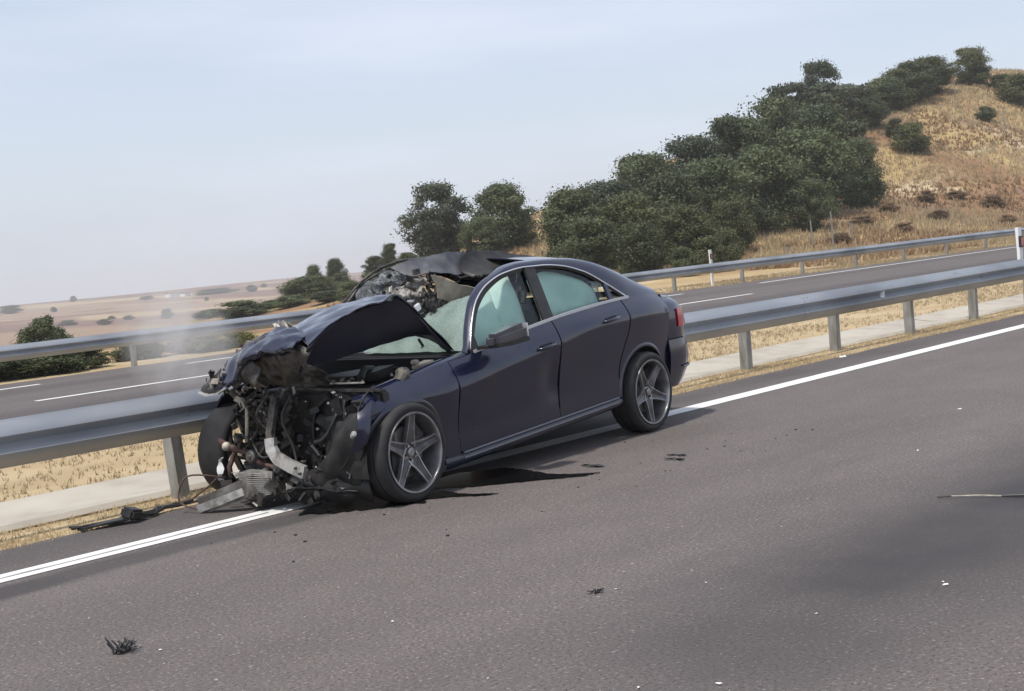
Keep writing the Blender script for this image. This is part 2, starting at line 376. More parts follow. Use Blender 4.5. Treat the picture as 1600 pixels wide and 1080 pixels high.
# ------------------------------------------------------------------ terrain
HC = [(50, 0), (60, 1.0), (70, 2.2), (93, 5.2), (116, 11.2), (136, 14.6), (148, 16.0), (165, 15.2), (200, 17), (300, 14), (500, 5), (800, 0)]
YC = [(18, 28.4), (40, 29.5), (56, 42), (72, 62), (900, 64)]
def nrand(x, y):
    return (math.sin(x*.11+1.3)*math.cos(y*.13+.4) + .5*math.sin(x*.27+y*.19) + .25*math.sin(x*.61-y*.53+2))/1.75
def height(x, y):
    if y <= 8.1: return -.03 if y > -14 else -.03-.02*min(40, -14-y)
    if y <= 8.72: return -.0-.02*(y-8.1)/.62
    if y <= 9.9: return -.05
    if y <= 17: return -.05-.17*(y-9.9)/7.1
    if y <= 25.6: return -.235
    if y <= 28.2: return -.235 + .02*math.sin(x*.7)
    rise = smooth((y-28.2)/33)
    h = interp(x, HC)*rise
    if y > 66: h *= 1-.92*smooth((y-66)/70)
    h += nrand(x, y)*.45*min(1, (y-28.2)/10)*min(1, max(.1, h/5))
    D = math.hypot(x, y); az = math.degrees(math.atan2(y, x))
    q = D - interp(az, [(22, 190), (28, 160), (36, 115), (44, 86), (46.5, 62), (48, 46), (49.5, 38), (52, 34), (64, 33), (90, 30), (160, 80)])
    v = -17.0*sinterp(q, [(0, 0), (30, .05), (80, .17), (150, .36), (400, 1.0)])
    z = -.235+h+v
    if D > 400:
        k = smooth((D-400)/250)
        roll = 1.6*math.sin(x*.0052+.8)*math.cos(y*.0041) + 1.1*math.sin(x*.013-y*.004) + .6*math.sin(x*.03+y*.011)
        ridge = 6.2*smooth((D-900)/620) - 60*smooth((D-1600)/900)
        z += k*(roll+ridge)
    return z
def spaced(pieces):
    o = []
    for a, b, s in pieces: o += list(np.arange(a, b-1e-6, s))
    return o
xs = spaced([(-3600, -600, 150), (-600, -60, 30), (-60, 0, 6), (0, 180, 1.5), (180, 400, 6), (400, 1600, 16), (1600, 3601, 100)])
ys = spaced([(-1500, -60, 120), (-60, -14, 10), (-14, 8.09, 7.3)]) + [8.1, 8.4, 8.72, 9.0, 9.4, 9.9] + spaced([(11, 17, 1.5), (17, 25.6, 2.2), (25.6, 28.2, .65), (28.2, 80, 1.3), (80, 240, 5), (240, 700, 16), (700, 1900, 22), (1900, 3301, 140)])
V = [(x, y, height(x, y)) for y in ys for x in xs]
nx, ny = len(xs), len(ys)
I = np.arange(nx*ny).reshape(ny, nx)
F = np.stack([I[:-1, :-1], I[:-1, 1:], I[1:, 1:], I[1:, :-1]], -1).reshape(-1, 4)
tag(from_np('ground', V, F, 'ground', smooth=True), kind='structure')

def strip(name, x0, x1, y0, y1, z, m, n=1, edge=0, step=1.0, kind='structure'):
    xsn = np.arange(x0, x1+1e-6, step) if edge else np.array([x0, x1])
    jit = lambda x, s: edge*(math.sin(x*1.7+s)+.6*math.sin(x*4.3+2*s)+.4*math.sin(x*9.7+s*3))*.5
    Vv = []; 
    for x in xsn: Vv += [(x, y0+jit(x, 1) if edge else y0, z), (x, y1+jit(x, 5) if edge else y1, z)]
    Ff = [(2*i, 2*i+2, 2*i+3, 2*i+1) for i in range(len(xsn)-1)]
    return tag(from_np(name, Vv, Ff, m), kind=kind)
strip('road', -400, 900, -6.5, 8.12, 0.0, 'asphalt', edge=.035, step=.3)
strip('road_marking', 5.75, 400, 7.20, 7.41, .004, 'line')
strip('road_marking', -60, 5.75, 7.20, 7.41, .004, 'line')
# the worn strip inside the left part of the line, as two split lines of paint
strip('road_marking', -2, 5.6, 7.292, 7.312, .008, 'line_worn')
strip('road_marking', -400, 900, -3.9, -3.75, .004, 'line')
FZ = -.2
strip('far_road', -400, 900, 17.0, 25.55, FZ, 'asphalt_far', edge=.05, step=.5)
for i in range(-3, 14):
    a = 11.5 + i*8.9
    if a+3.5 < 34: strip('road_marking', a, a+3.5, 20.6, 20.76, FZ+.004, 'line')
for a, b in ((-8, -4.5), (2, 6), (10, 13.6), (16.9, 20.4), (24, 27.4), (31, 34.6), (38.9, 300)):
    strip('road_marking', a, b, 24.15, 24.31, FZ+.004, 'line')

# concrete gutter: shallow V channel of cast slabs
sp = 4.1
Vg = None
def gutter_slab(x0, L):
    prof = [(8.76, -.035), (8.80, .0), (9.25, -.05), (9.34, -.055), (9.80, .0), (9.86, -.035)]
    m = MB(); m.grid([[(x0+t*(L-.02), y+.0*t, z+.022) for y, z in prof] for t in (0, .25, .5, .75, 1)])
    return m
g_ = empty('gutter', (0, 8.76, 0)); tag(g_, 'pale cream concrete drainage gutter running behind the near guardrail posts', 'gutter')
slab0 = None
for i in range(-3, 22):
    if slab0 is None:
        slab0 = gutter_slab(0, sp).build('slab', 'conc', g_, smooth=False, solid=.06, off=-1); o = slab0
        slab0.matrix_parent_inverse = Matrix.Translation((0, -8.76, 0))
    else:
        o = slab0.copy(); COL.objects.link(o); o.parent = g_; o.matrix_parent_inverse = slab0.matrix_parent_inverse.copy()
    o.location = (i*sp-.8, .012*math.sin(i*2.1), .004*math.sin(i*1.3))

# ------------------------------------------------------------------ grass (stuff)
def blades(name, pts, h, w, m, lean=.5, n=3, label=None):
    """tufts of n tapered blades at each of pts"""
    pts = np.asarray(pts, float); K = len(pts)*n
    P = np.repeat(pts, n, 0) + np.c_[rng.normal(0, .25*h if h < .4 else .15*h, (K, 2)), np.zeros(K)]
    a = rng.uniform(0, 2*PI, K); hh = h*rng.uniform(.45, 1.25, K); ww = w*rng.uniform(.6, 1.4, K)
    side = np.c_[np.cos(a), np.sin(a), np.zeros(K)]*ww[:, None]/2
    la = rng.uniform(0, 2*PI, K); tip = P + np.c_[np.cos(la)*hh*lean*rng.random(K), np.sin(la)*hh*lean*rng.random(K), hh]
    Vv = np.stack([P-side, P+side, tip], 1).reshape(-1, 3)
    o = from_np(name, Vv, np.arange(3*K).reshape(-1, 3), m)
    return tag(o, label, None, None, 'stuff')
def rp(n, x0, x1, y0, y1, dens=None):
    X = rng.uniform(x0, x1, n); Y = rng.uniform(y0, y1, n)
    if dens is not None:
        k = rng.random(n) < dens(X, Y); X, Y = X[k], Y[k]
    return X, Y
patch = lambda X, Y: np.clip(.5+.5*np.sin(X*1.9+np.sin(Y*3.1))*np.cos(Y*2.7+X*.6), .08, 1)
X, Y = rp(24000, 2.5, 26, 8.06, 8.74, patch); blades('verge_grass', np.c_[X, Y, -.012+0*X], .03, .007, 'straw', 1.3, 3, 'short dry straw between the asphalt edge and the concrete gutter')
X, Y = rp(16000, 3, 30, 9.84, 16.6, lambda x, y: patch(x*.5, y*.5)); blades('median_grass', np.c_[X, Y, np.interp(Y, [9.84, 17], [-.05, -.22])], .05, .012, 'straw', 1.0, 3, 'mown dry grass of the median behind the gutter')
X, Y = rp(9000, 24, 70, 25.6, 28.4); blades('dry_grass', np.c_[X, Y, -.24+0*X], .055, .04, 'straw', .5, 3, 'dry grass along the foot of the far guardrail')
X = rng.uniform(52, 190, 70000); Y = rng.uniform(28.4, 66, 70000)
Z = np.array([height(a, b) for a, b in zip(X, Y)])
cl = np.sin(X*.31+np.sin(Y*.4)*1.5)+np.cos(Y*.42+X*.17)+.7*np.sin(X*.9)*np.cos(Y*.8)
k1 = (cl > -.3); k1 &= rng.random(len(X)) < .8
blades('dry_grass', np.c_[X, Y, Z-.03][k1], .34, .09, 'straw', .5, 3, 'tall golden dry grass over the roadside hill')
k2 = (cl <= -.1) & (rng.random(len(X)) < .4)
blades('scrub', np.c_[X, Y, Z-.03][k2], .34, .16, 'straw2', .9, 4, 'low brown scrub in patches over the roadside hill')

# ------------------------------------------------------------------ trees
def crown_mesh(name, seed, kind):
    r = np.random.default_rng(seed); V = []; 
    # clumps inside a unit crown: x, y in [-.5, .5], z in [0, 1]
    cl = []
    if kind == 'oak': nC, leaves, ls = 80, 300, .0185
    elif kind == 'airy': nC, leaves, ls = 80, 190, .018
    elif kind == 'pine': nC, leaves, ls = 24, 190, .030
    elif kind == 'spire': nC, leaves, ls = 60, 240, .026
    else: nC, leaves, ls = 36, 300, .025
    for i in range(nC):
        if kind == 'spire':
            ax = r.integers(0, 4); cx = (-.3, -.1, .12, .3)[ax]; top = (.75, 1.0, .95, .72)[ax]
            t = r.random(); rad = .24*(1-t*.7); cl.append((cx*(1-.2*t)+r.normal(0, .03), r.normal(0, .12), t*top*.93, rad, rad, .10+.03*r.random())); continue
        a = r.uniform(0, 2*PI); q = math.sqrt(r.random())
        z = r.random()
        if kind == 'pine': z = .45+.5*r.random(); prof = .5
        else: prof = .5*math.sin(min(1, (z+.12)/1.08)*PI)**.55 if z < .93 else .28
        rad = (.115, .09, .11, 0, .15)[('oak', 'airy', 'pine', 'spire', 'bush').index(kind)]*r.uniform(.7, 1.25)
        rr = max(0, prof-rad*.8)*(q if kind != 'airy' else q**.6)
        cl.append((rr*math.cos(a), rr*math.sin(a), min(z, 1-rad*.9)*.94+.03, rad*1.15, rad*1.15, rad*(.85 if kind != 'pine' else .45)))
    for (cx, cy, cz, ax, ay, az) in cl:
        d = r.normal(size=(leaves, 3)); d /= np.linalg.norm(d, axis=1)[:, None]
        rad = np.where(r.random(leaves) < .12, r.uniform(1.2, 1.75, leaves), r.uniform(.35, 1.2, leaves)**.7)[:, None]
        c = np.array([cx, cy, cz]) + d*rad*np.array([ax, ay, az])
        nrm = d + r.normal(0, .55, (leaves, 3)); nrm /= np.linalg.norm(nrm, axis=1)[:, None]
        t1 = np.cross(nrm, r.normal(size=(leaves, 3))); t1 /= np.linalg.norm(t1, axis=1)[:, None]; t2 = np.cross(nrm, t1)
        s = ls*r.uniform(.5, 1.3, leaves)[:, None]
        V.append(np.stack([c-t1*s, c-t2*s*.6, c+t1*s, c+t2*s*.6], 1).reshape(-1, 3))
    V = np.concatenate(V); me = bpy.data.meshes.new(name); nF = len(V)//4
    me.vertices.add(len(V)); me.vertices.foreach_set('co', V.astype(np.float32).ravel())
    me.loops.add(len(V)); me.loops.foreach_set('vertex_index', np.arange(len(V), dtype=np.int32))
    me.polygons.add(nF); me.polygons.foreach_set('loop_start', np.arange(nF, dtype=np.int32)*4)
    me.update(calc_edges=True)
    return me
PROTO = {}
for kd in ('oak', 'airy', 'pine', 'spire', 'bush'):
    PROTO[kd] = [crown_mesh(kd+'_crown', 40+j*7+len(kd), kd) for j in range({'oak': 6, 'airy': 2, 'pine': 2, 'spire': 1, 'bush': 4}[kd])]
def trunk_mesh(seed, single=False):
    r = random.Random(seed); b = MB()
    b.tube([(0, 0, -.06), (.01, 0, .15), (.0, .01, .35), (.02, 0, .6)], [.05, .035, .028, .012], 7)
    for k in range(6):
        a = r.uniform(0, 2*PI); z = r.uniform(.14, .45)
        b.tube([(0, 0, z), (.12*math.cos(a), .12*math.sin(a), z+.12), (.28*math.cos(a), .28*math.sin(a), z+r.uniform(.2, .4))], [.02, .012, .004], 5)
    bmesh.ops.recalc_face_normals(b.bm, faces=b.bm.faces)
    me = bpy.data.meshes.new('trunk'); b.bm.to_mesh(me); b.bm.free(); me.materials.append(M['bark']); return me
TR = [trunk_mesh(s) for s in range(4)]
MATC = {}
tcount = 0
def tree(name, x, y, w, top, kind, leaf, label, cat='tree', group=None, drop=.08, skirt=.0):
    """a crown w wide reaching height top (above the datum), on its trunk"""
    global tcount; tcount += 1
    z0 = height(x, y); H = max(.4, top-z0)
    root = empty(name, (x, y, z0), random.uniform(0, 2*PI)); tag(root, label, cat, group)
    key = (kind, tcount % len(PROTO[kind]), leaf)
    if key not in MATC:
        me = PROTO[kind][key[1]].copy(); me.materials.append(M[leaf]); MATC[key] = me
    cr = bpy.data.objects.new('crown', MATC[key]); COL.objects.link(cr); cr.parent = root
    base = {'oak': .06, 'airy': .10, 'pine': .12, 'spire': .0, 'bush': -.02}[kind]+skirt
    cr.location = (0, 0, H*base); cr.scale = (w, w*.95, H*(1-base))
    tk = bpy.data.objects.new('trunk', TR[tcount % 4]); COL.objects.link(tk); tk.parent = root
    tk.scale = (min(w, H)*.9, min(w, H)*.9, H*.95)
    return root
def at(az, D): a = math.radians(az); return D*math.cos(a), D*math.sin(a)
def T(az, D, wpx, slope, *a, **k):
    x, y = at(az, D); return tree(k.pop('name', 'oak_tree'), x, y, wpx*D/2200, 1.57+slope*D, *a, **k)
G1 = 'holm oaks covering the hill'
def hit(az, slope, d0=32):
    D = d0
    while D < 400:
        x, y = at(az, D)
        if height(x, y) >= 1.57+slope*D: return D
        D += .5
    return 140
def TB(az, slope, wpx, hpx, kind, leaf, label, **k):
    """plant standing where the line of sight meets the ground"""
    D = min(hit(az, slope), 165); x, y = at(az, D)
    return tree(k.pop('name', 'bush'), x, y, wpx*D/2200, height(x, y)+hpx*D/2200, kind, leaf, label, **k)
T(60.4, 60, 88, -.0190, 'spire', 'oak', 'dark bushy evergreen with pointed tips standing behind the far guardrail at the left edge', name='cypress_clump')
def near_bush(az, w, h, kind, leaf, label, yy=27.6, nm='bush'):
    D = yy/math.sin(math.radians(az)); x, y = at(az, D); return tree(nm, x, y, w, height(x, y)+h, kind, leaf, label, cat='bush')
near_bush(62.3, 2.0, .62, 'bush', 'oak', 'low dark bush below the far guardrail in the far left corner')
near_bush(60.4, 2.1, .70, 'bush', 'oak', 'dark bush below the rail right under the pointed evergreen')
near_bush(59.0, 1.2, .55, 'bush', 'oak', 'rounded dark bush below the rail, right of the pointed evergreen')
near_bush(61.4, 1.8, .50, 'bush', 'olive', 'brownish olive bush between the two dark bushes under the far rail')
near_bush(57.3, 1.0, .42, 'bush', 'olive', 'small olive bush beside the far guardrail post at left', 28.2)
near_bush(56.4, 1.1, .50, 'bush', 'oak', 'loose grey green bush between the far rail post and the steam', 28.0)
near_bush(55.2, .9, .40, 'bush', 'brownleaf', 'brownish weeds just left of the yellow green bush', 28.0)
near_bush(54.3, 1.3, .42, 'bush', 'yellow', 'bright yellow green bush beneath the far guardrail near the steam', 27.4)
near_bush(53.2, 1.2, .36, 'bush', 'yellow', 'second yellow green bush, half veiled by the steam', 27.6)
T(49.3, 95, 80, -.0180, 'oak', 'oak', 'dark oak filling the slope right below the two round headed trees')
T(51.8, 105, 80, -.0225, 'oak', 'oak', 'leafy oak left of the broad oak, behind the rail')
T(48.4, 88, 60, -.0130, 'bush', 'oak', 'spreading dark bush right above the crumpled bonnet', name='bush', cat='bush')
T(52.2, 110, 90, -.0235, 'bush', 'oak', 'long low scrub behind the steam, left of the leafy oak', name='bush', cat='bush')
T(53.4, 120, 80, -.0262, 'bush', 'olive', 'pale scrub at the left end of the low band behind the steam', name='bush', cat='bush')
T(50.8, 100, 70, -.0190, 'bush', 'oak', 'dark thicket joining the leafy oak and the broad oak', name='bush', cat='bush')
T(53.7, 150, 75, -.0265, 'bush', 'oak', 'low hazy bush just left of the steam column above the rail', name='bush', cat='bush')
T(52.6, 140, 55, -.0235, 'oak', 'oak', 'hazy rounded tree seen through the steam column')
T(51.3, 130, 80, -.0210, 'oak', 'oak', 'mid height oak between the steam and the broad oak clump', skirt=.0)
T(50.0, 112, 104, -.0065, 'oak', 'oak', 'broad dark oak with a rounded top behind the raised bonnet')
T(50.6, 125, 60, -.0130, 'oak', 'oak', 'lower dark oak leaning against the broad oak on its left side')
T(49.8, 135, 36, .0010, 'oak', 'oak', 'small round headed tree poking above the broad oak')
T(48.9, 132, 38, .0042, 'oak', 'oak', 'slightly taller round headed tree right of the small one')
T(48.7, 128, 40, -.0060, 'bush', 'oak', 'thick undergrowth below the two round headed trees', name='bush', cat='bush')
T(47.3, 110, 50, .0035, 'oak', 'oak', 'small dark tree above the torn roof front, left of the airy tree')
T(46.7, 108, 36, .0115, 'oak', 'oak', 'narrow tree standing just left of the tall airy tree')
T(47.6, 90, 45, -.0080, 'bush', 'oak', 'low dark bush on the golden bank above the crumpled bonnet', name='bush', cat='bush')
T(46.0, 100, 45, .0040, 'bush', 'oak', 'low bush at the left foot of the tall airy tree', name='bush', cat='bush')
T(44.7, 92, 134, .0520, 'airy', 'pine', 'tall airy grey green tree with sky showing through its left side', name='airy_tree', skirt=-.04)
T(44.6, 94, 100, .0280, 'oak', 'oak', 'denser lower tree filling in beneath the airy grey green tree')
T(42.0, 90, 122, .0475, 'oak', 'oak', 'full rounded green tree right beside the airy tree')
T(42.9, 87, 80, .0250, 'oak', 'oak', 'smaller dark tree in front of the gap between airy and rounded trees')
T(41.4, 92, 70, .0270, 'oak', 'oak', 'dark tree tucked at the right shoulder of the full rounded tree')
hill = [  # az, D, width px, top slope, words
 (39.2, 74, 118, .0400, 'leftmost big oak of the hill grove, above the car roof'),
 (37.9, 80, 125, .0425, 'second big oak of the hill grove, right of the leftmost one'),
 (38.6, 66, 110, .0180, 'low oak in front of the leftmost pair of the grove'),
 (36.9, 72, 115, .0330, 'dark oak in the middle of the lower front row'),
 (36.2, 90, 120, .0600, 'tall oak rising behind the middle of the front row'),
 (35.4, 78, 120, .0440, 'broad oak halfway up, above the white marker post'),
 (36.6, 64, 90, .0120, 'squat oak right behind the car boot'),
 (34.9, 70, 110, .0210, 'shadowy oak behind the far guardrail post'),
 (34.3, 95, 120, .0680, 'oak on the skyline at the left start of the steep rise'),
 (33.4, 84, 130, .0520, 'broad leafy oak in the heart of the grove'),
 (32.4, 100, 120, .0800, 'skyline oak with a stepped outline below the flat pine'),
 (31.6, 88, 125, .0560, 'bright leaved oak above the lower right clearing'),
 (30.8, 108, 120, .0900, 'dark skyline oak left of the flat topped pine'),
 (29.6, 96, 130, .0660, 'deep green oak under the flat topped pine'),
 (32.9, 76, 70, .0210, 'small rounded oak above the olive bush at the grove edge'),
 (29.0, 105, 120, .0820, 'dark oak on the right half of the grove below the pine'),
 (27.8, 100, 72, .0560, 'round oak at the right tip of the grove on the golden slope'),
 (26.6, 132, 90, .0940, 'dark oak on the hill crest just right of the pine'),
 (25.6, 136, 90, .1030, 'tall oak on the crest in the middle of the row'),
 (24.9, 140, 74, .1050, 'lower oak on the crest closing the dark row'),
 (27.4, 124, 70, .0900, 'oak on the crest closing the gap right of the pine'),
 (26.1, 134, 80, .0985, 'oak between the two crest oaks'),
 (23.36, 146, 66, .1080, 'separate rounded oak standing alone at the top of the golden crest'),
]
for a, D, w, s, words in hill:
    T(a, D, w*(1.22 if a > 27.6 else 1.1), s, 'oak', 'oak_warm' if int(a*10) % 4 == 1 else 'oak_grey' if int(a*10) % 4 == 3 else 'oak', words, group=G1, skirt=-.05)
T(33.9, 62, 80, -.0030, 'bush', 'olive', 'pale olive bush low at the right end of the grove, by the far rail', name='bush', cat='bush')
T(34.9, 60, 60, -.0080, 'bush', 'oak', 'dark low bush right behind the white marker post', name='bush', cat='bush')
T(33.1, 66, 60, .0010, 'bush', 'olive', 'olive bush at the edge of the orange bank', name='bush', cat='bush')
TB(29.69, -.0059, 84, 78, 'oak', 'oak', 'compact round oak standing apart on the slope beside two thin stakes', skirt=-.07, name='oak_tree', cat='tree')
T(29.0, 122, 90, .1110, 'airy', 'pine', 'flat topped pine with a sparse tip poking above the skyline', name='pine_tree')
T(28.4, 118, 100, .0965, 'pine', 'pine', 'spreading lower pine below the sparse tip', name='pine_tree')
T(30.3, 118, 80, .1000, 'pine', 'pine', 'grey green pine leaning left of the sparse tip', name='pine_tree')
TB(25.72, .0420, 66, 44, 'bush', 'olive', 'olive green broom bush in the middle of the golden slope', name='bush', cat='bush')
TB(26.28, .0529, 40, 28, 'bush', 'olive', 'small olive broom bush beside the round oak at the grove tip', name='bush', cat='bush')
TB(22.96, .0575, 34, 22, 'bush', 'oak', 'small dark bush alone on the slope below the crest', name='bush', cat='bush')
TB(22.31, .0773, 50, 22, 'bush', 'olive', 'green bush on the crest at the right edge', name='bush', cat='bush')
TB(21.78, .0657, 66, 45, 'bush', 'olive', 'larger olive bush leaving the frame at upper right', name='bush', cat='bush')
far_b = [
(59.14, -0.0101, 14, 9, 'lone dot of a tree on the far ridge at left'),
(59.91, -0.0162, 12, 8, 'tiny bush just under the far ridge at left'),
(61.45, -0.0145, 44, 12, 'hazy copse at the left end of the far ridge'),
(59.44, -0.0261, 34, 8, 'long hedge line in the reddish field'),
(58.06, -0.0280, 30, 9, 'shorter hedge clump in the middle of the reddish field'),
(57.13, -0.0261, 20, 7, 'small bush cluster right of the hedge clump'),
(57.78, -0.0246, 14, 5, 'little bush between the two hedges'),
(55.67, -0.0277, 24, 15, 'small lone tree standing in the golden field'),
(53.77, -0.0134, 80, 8, 'hazy line of trees on the far ridge right of the white farm'),
(52.32, -0.0143, 22, 11, 'hazy tree group on the far ridge above the steam'),
(51.80, -0.0120, 13, 6, 'tiny tree dot near the right end of the far ridge'),
(54.09, -0.0178, 8, 6, 'tiny shrub in the golden field below the ridge trees'),
(52.87, -0.0331, 110, 26, 'low hazy oak scrub along the field edge behind the steam'),
(54.00, -0.0313, 60, 14, 'low hazy bush left of the oak scrub'),
(56.37, -0.0132, 30, 5, 'thin hedge below the white farm'),
       ]
for a, sl_, w, h, words in far_b:
    D = 60
    while D < 1500:
        x, y = at(a, D)
        if height(x, y) >= 1.57+sl_*D: break
        D += 4
    D = min(D, 1400); x, y = at(a, D)
    tree('distant_bush', x, y, w*D/2200, height(x, y)+h*D/2200, 'bush', 'oak', words, cat='bush', group='scattered bushes of the far plain')

# brown clumps on the hill, each a small shrub
sh = [(24.2, 106), (25.3, 104), (26.7, 98), (22.9, 104), (24.9, 96), (27.8, 92), (22.4, 96), (26.2, 88), (28.6, 80)]
places = ['high by the sandy scar', 'left of the sandy scar', 'middle of the brown patch', 'below the sandy scar', 'just under the brown patch', 'right of the round oak tip', 'low near the right edge', 'on the lower golden bank', 'near the compact round oak',
          'low right above the far rail', 'foot of the slope by the first stake', 'foot of the slope left of the stake', 'just above the far rail', 'on the scar edge', 'at the right frame edge', 'in the middle of the scar', 'lower middle of the slope', 'beneath the compact round oak']
for (a, D), w in zip(sh, places):
    x, y = at(a, D); tree('shrub', x, y, random.uniform(1.1, 2.2), height(x, y)+random.uniform(.5, .9), 'bush', 'brownleaf', 'small brown dry shrub '+w, cat='shrub', group='brown dry shrubs on the hill')

# white farm buildings on the far ridge
x, y = at(55.4, 1200); z = height(x, y)
fb = empty('farm_building', (x, y, z), .3); tag(fb, 'tiny long white farm building on the far ridge', 'building')
MB().box((0, 0, 1.6), (12, 6, 3.2)).build('wall', 'white', fb)
MB().grid([[(-6.5, -3.4, 3.2), (6.5, -3.4, 3.2)], [(-6.5, 0, 4.4), (6.5, 0, 4.4)], [(-6.5, 3.4, 3.2), (6.5, 3.4, 3.2)]]).build('roof', 'brownleaf', fb, solid=.3)
for k in range(4): MB().box((-4.5+3*k, -3.02, 1.7), (.9, .1, .9)).build('window', 'black', fb)
x, y = at(54.9, 1190); z = height(x, y)
fb = empty('farm_building', (x, y, z), .2); tag(fb, 'smaller white shed right of the long farm building', 'building')
MB().box((0, 0, 1.3), (7, 5, 2.6)).build('wall', 'white', fb)
MB().grid([[(-3.8, -2.8, 2.6), (3.8, -2.8, 2.6)], [(-3.8, 0, 3.5), (3.8, 0, 3.5)], [(-3.8, 2.8, 2.6), (3.8, 2.8, 2.6)]]).build('roof', 'grime', fb, solid=.3)

# fence stakes on the slope
stakes = [(30.7, 62, .9, 'thin stake at the foot of the slope above the guardrail joint'), (29.75, 78, 1.5, 'thin grey stake in front of the compact oak'), (28.95, 79, 1.9, 'taller thin stake at the right side of the compact oak'), (28.2, 80, 1.2, 'thin stake on the brown bank right of the compact oak'),
          (22.3, 128, 2.2, 'thin stake on the skyline near the right edge'), (24.0, 134, 2.4, 'thin stake on the crest beside the lone rounded oak'), (27.3, 100, 3.4, 'tall thin pole rising from the olive broom bush')]
for a, D, h, lb in stakes:
    x, y = at(a, D); z = height(x, y); r_ = empty('fence_stake', (x, y, z)); tag(r_, lb, 'stake', 'thin stakes of the hill fence')
    MB().tube([(0, 0, -.1), (.02, .0, h*.5), (.0, .02, h)], .045, 6).build('post', 'galv_post', r_)
    MB().box((0, .02, h+.02), (.12, .12, .05)).build('cap', 'grime', r_)

# ------------------------------------------------------------------ guardrails
def wbeam_profile(hh=.312, d=.083):
    z = [0, .02, .06, .10, .135, .156, .177, .212, .252, .292, .312]
    y = [.0, -.012, -.070, -.083, -.040, -.022, -.040, -.083, -.070, -.012, .0]
    return [(yy*d/.083, zz) for yy, zz in zip(y, z)]
def guardrail(name, label, xa, xb, yface, zg, top, post_x, seg, kind, wob=0, reflectors=()):
    root = empty(name, (xa, yface, zg)); tag(root, label, 'guardrail')
    prof = wbeam_profile(); zb = top-.312
    x = xa; k = 0
    while x < xb:
        m = MB(); P = []
        off = -.004 if k % 2 else 0
        for i in range(9):
            xx = x-xa + (seg+.16)*i/8; bend = wob*math.sin((xx+xa)*.35)*.5
            P.append([(xx, y+off+bend, z+zb+bend*.4) for y, z in prof])
        m.grid(P); o = m.build('rail_panel', kind, root, smooth=True, solid=.004, off=-1)
        # splice bolts
        b = MB()
        for zz in (.045, .115, .197, .267):
            yy = interp(zz, [(q[1], q[0]) for q in prof])
            for dx in (.05, .13): b.box((x-xa+seg+dx-.02, yy-.008, zz+zb), (.022, .014, .022), bev=.004)
        b.build('bolt', kind, o)
        x += seg; k += 1
    for px, tilt in post_x:
        m = MB(); H = top-.02
        # C-section post, open side towards the rear
        W, D, t = .085, .11, .006
        R_ = rotm(tilt, 0, 0)
        def wall(cx, cy, sx, sy): m.box((0, 0, 0), (sx, sy, H+.1)); 
        for cx, cy, sx, sy in ((-W/2, 0, t, D), (0, -D/2+.003, W-.002, t), (0, D/2-.003, W-.002, t), (W/2-.001, -D/2+.018, t-.001, .03), (W/2-.001, D/2-.018, t-.001, .03)):
            m.box((px-xa+cx, .135+cy, (H-.1)/2), (sx, sy, H+.1))
        if tilt:
            piv = Vector((px-xa, .135, 0))
            for v in m.bm.verts: v.co = R_ @ (v.co-piv) + piv
        m.build('post', 'galv_post', root)
        m = MB(); m.box((px-xa, .037, top-.156), (.09, .066, .20), bev=.006); m.box((px-xa, -.03, top-.156), (.03, .016, .03), bev=.004); m.build('spacer', kind, root)
    for rx in reflectors:
        m = MB(); m.grid([[(rx-xa, -.03, top-.10), (rx-xa+.02, -.09, top-.10)], [(rx-xa, -.03, top-.20), (rx-xa+.02, -.09, top-.20)]])
        m.box((rx-xa, -.05, top-.20), (.07, .03, .05)); m.build('reflector', 'white', root, solid=.004)
    return root
pn = [(5.84+2.02*i, -.10 if i == 0 else 0) for i in range(-5, 1)] + [(13.42+2.02*i, random.uniform(-.012, .012)) for i in range(-3, 26)]
guardrail('guardrail', 'near galvanised guardrail on closely spaced posts behind the wrecked car', -6, 66, 8.47, -.02, .775, pn, 4.08, 'galv', wob=.02, reflectors=(16.35,))
pf = [(13.0+4*i-.1, 0) for i in range(-3, 24)]
guardrail('guardrail', 'far galvanised guardrail on the opposite side of the other carriageway', 0, 112, 26.0, -.22, .75, pf, 4.0, 'galv', wob=.03)

def delineator(x, y, z, h, label):
    r_ = empty('marker_post', (x, y, z)); tag(r_, label, 'marker post')
    m = MB(); m.bar([(0, 0, -.05), (0, 0, h*.6), (0, .01, h)], .12, .045, up=(0, 1, 0)); m.build('post', 'white', r_)
    m = MB(); m.box((0, -.028, h-.22), (.122, .03, .17)); m.build('band', 'black', r_)
    m = MB(); m.box((0, -.045, h-.22), (.05, .012, .12), bev=.004); m.build('reflector', 'lens_pink', r_)
    return r_
delineator(39.4, 26.35, -.22, 1.2, 'white marker post behind the far guardrail in front of the oak grove')
delineator(21.2, 8.57, .52, .72, 'white marker post behind the near guardrail at the right edge')

# ------------------------------------------------------------------ the wrecked car (frame: x forward, y to its left side, z up)
FW = Vector((-.9966, -.083, 0)); RZ = math.atan2(FW.y, FW.x)
car = empty('car', (8.88, 7.67, 0), RZ)
tag(car, 'dark navy four door sedan with crushed front, folded bonnet and torn roof against the guardrail', 'car')
YC0 = .05          # centre line
HW = .85           # half width
RA, FA = -.19, 2.745
BELT = [(-.62, 1.085), (-.3, 1.105), (-.04, 1.10), (.6, 1.06), (1.28, .985), (1.6, .935), (1.97, .875), (2.26, .845), (2.6, .79), (2.9, .735), (3.1, .69)]
CREASE = [(-1.3, .90), (-.6, .955), (.38, .945), (1.07, .845), (1.56, .775), (2.41, .66), (2.75, .655), (3.1, .60)]
WTOP = [(-.09, 1.105), (.13, 1.23), (.36, 1.345), (.64, 1.412), (.85, 1.428), (1.05, 1.428), (1.32, 1.40), (1.54, 1.335), (1.71, 1.235), (1.86, 1.06), (1.97, .88)]
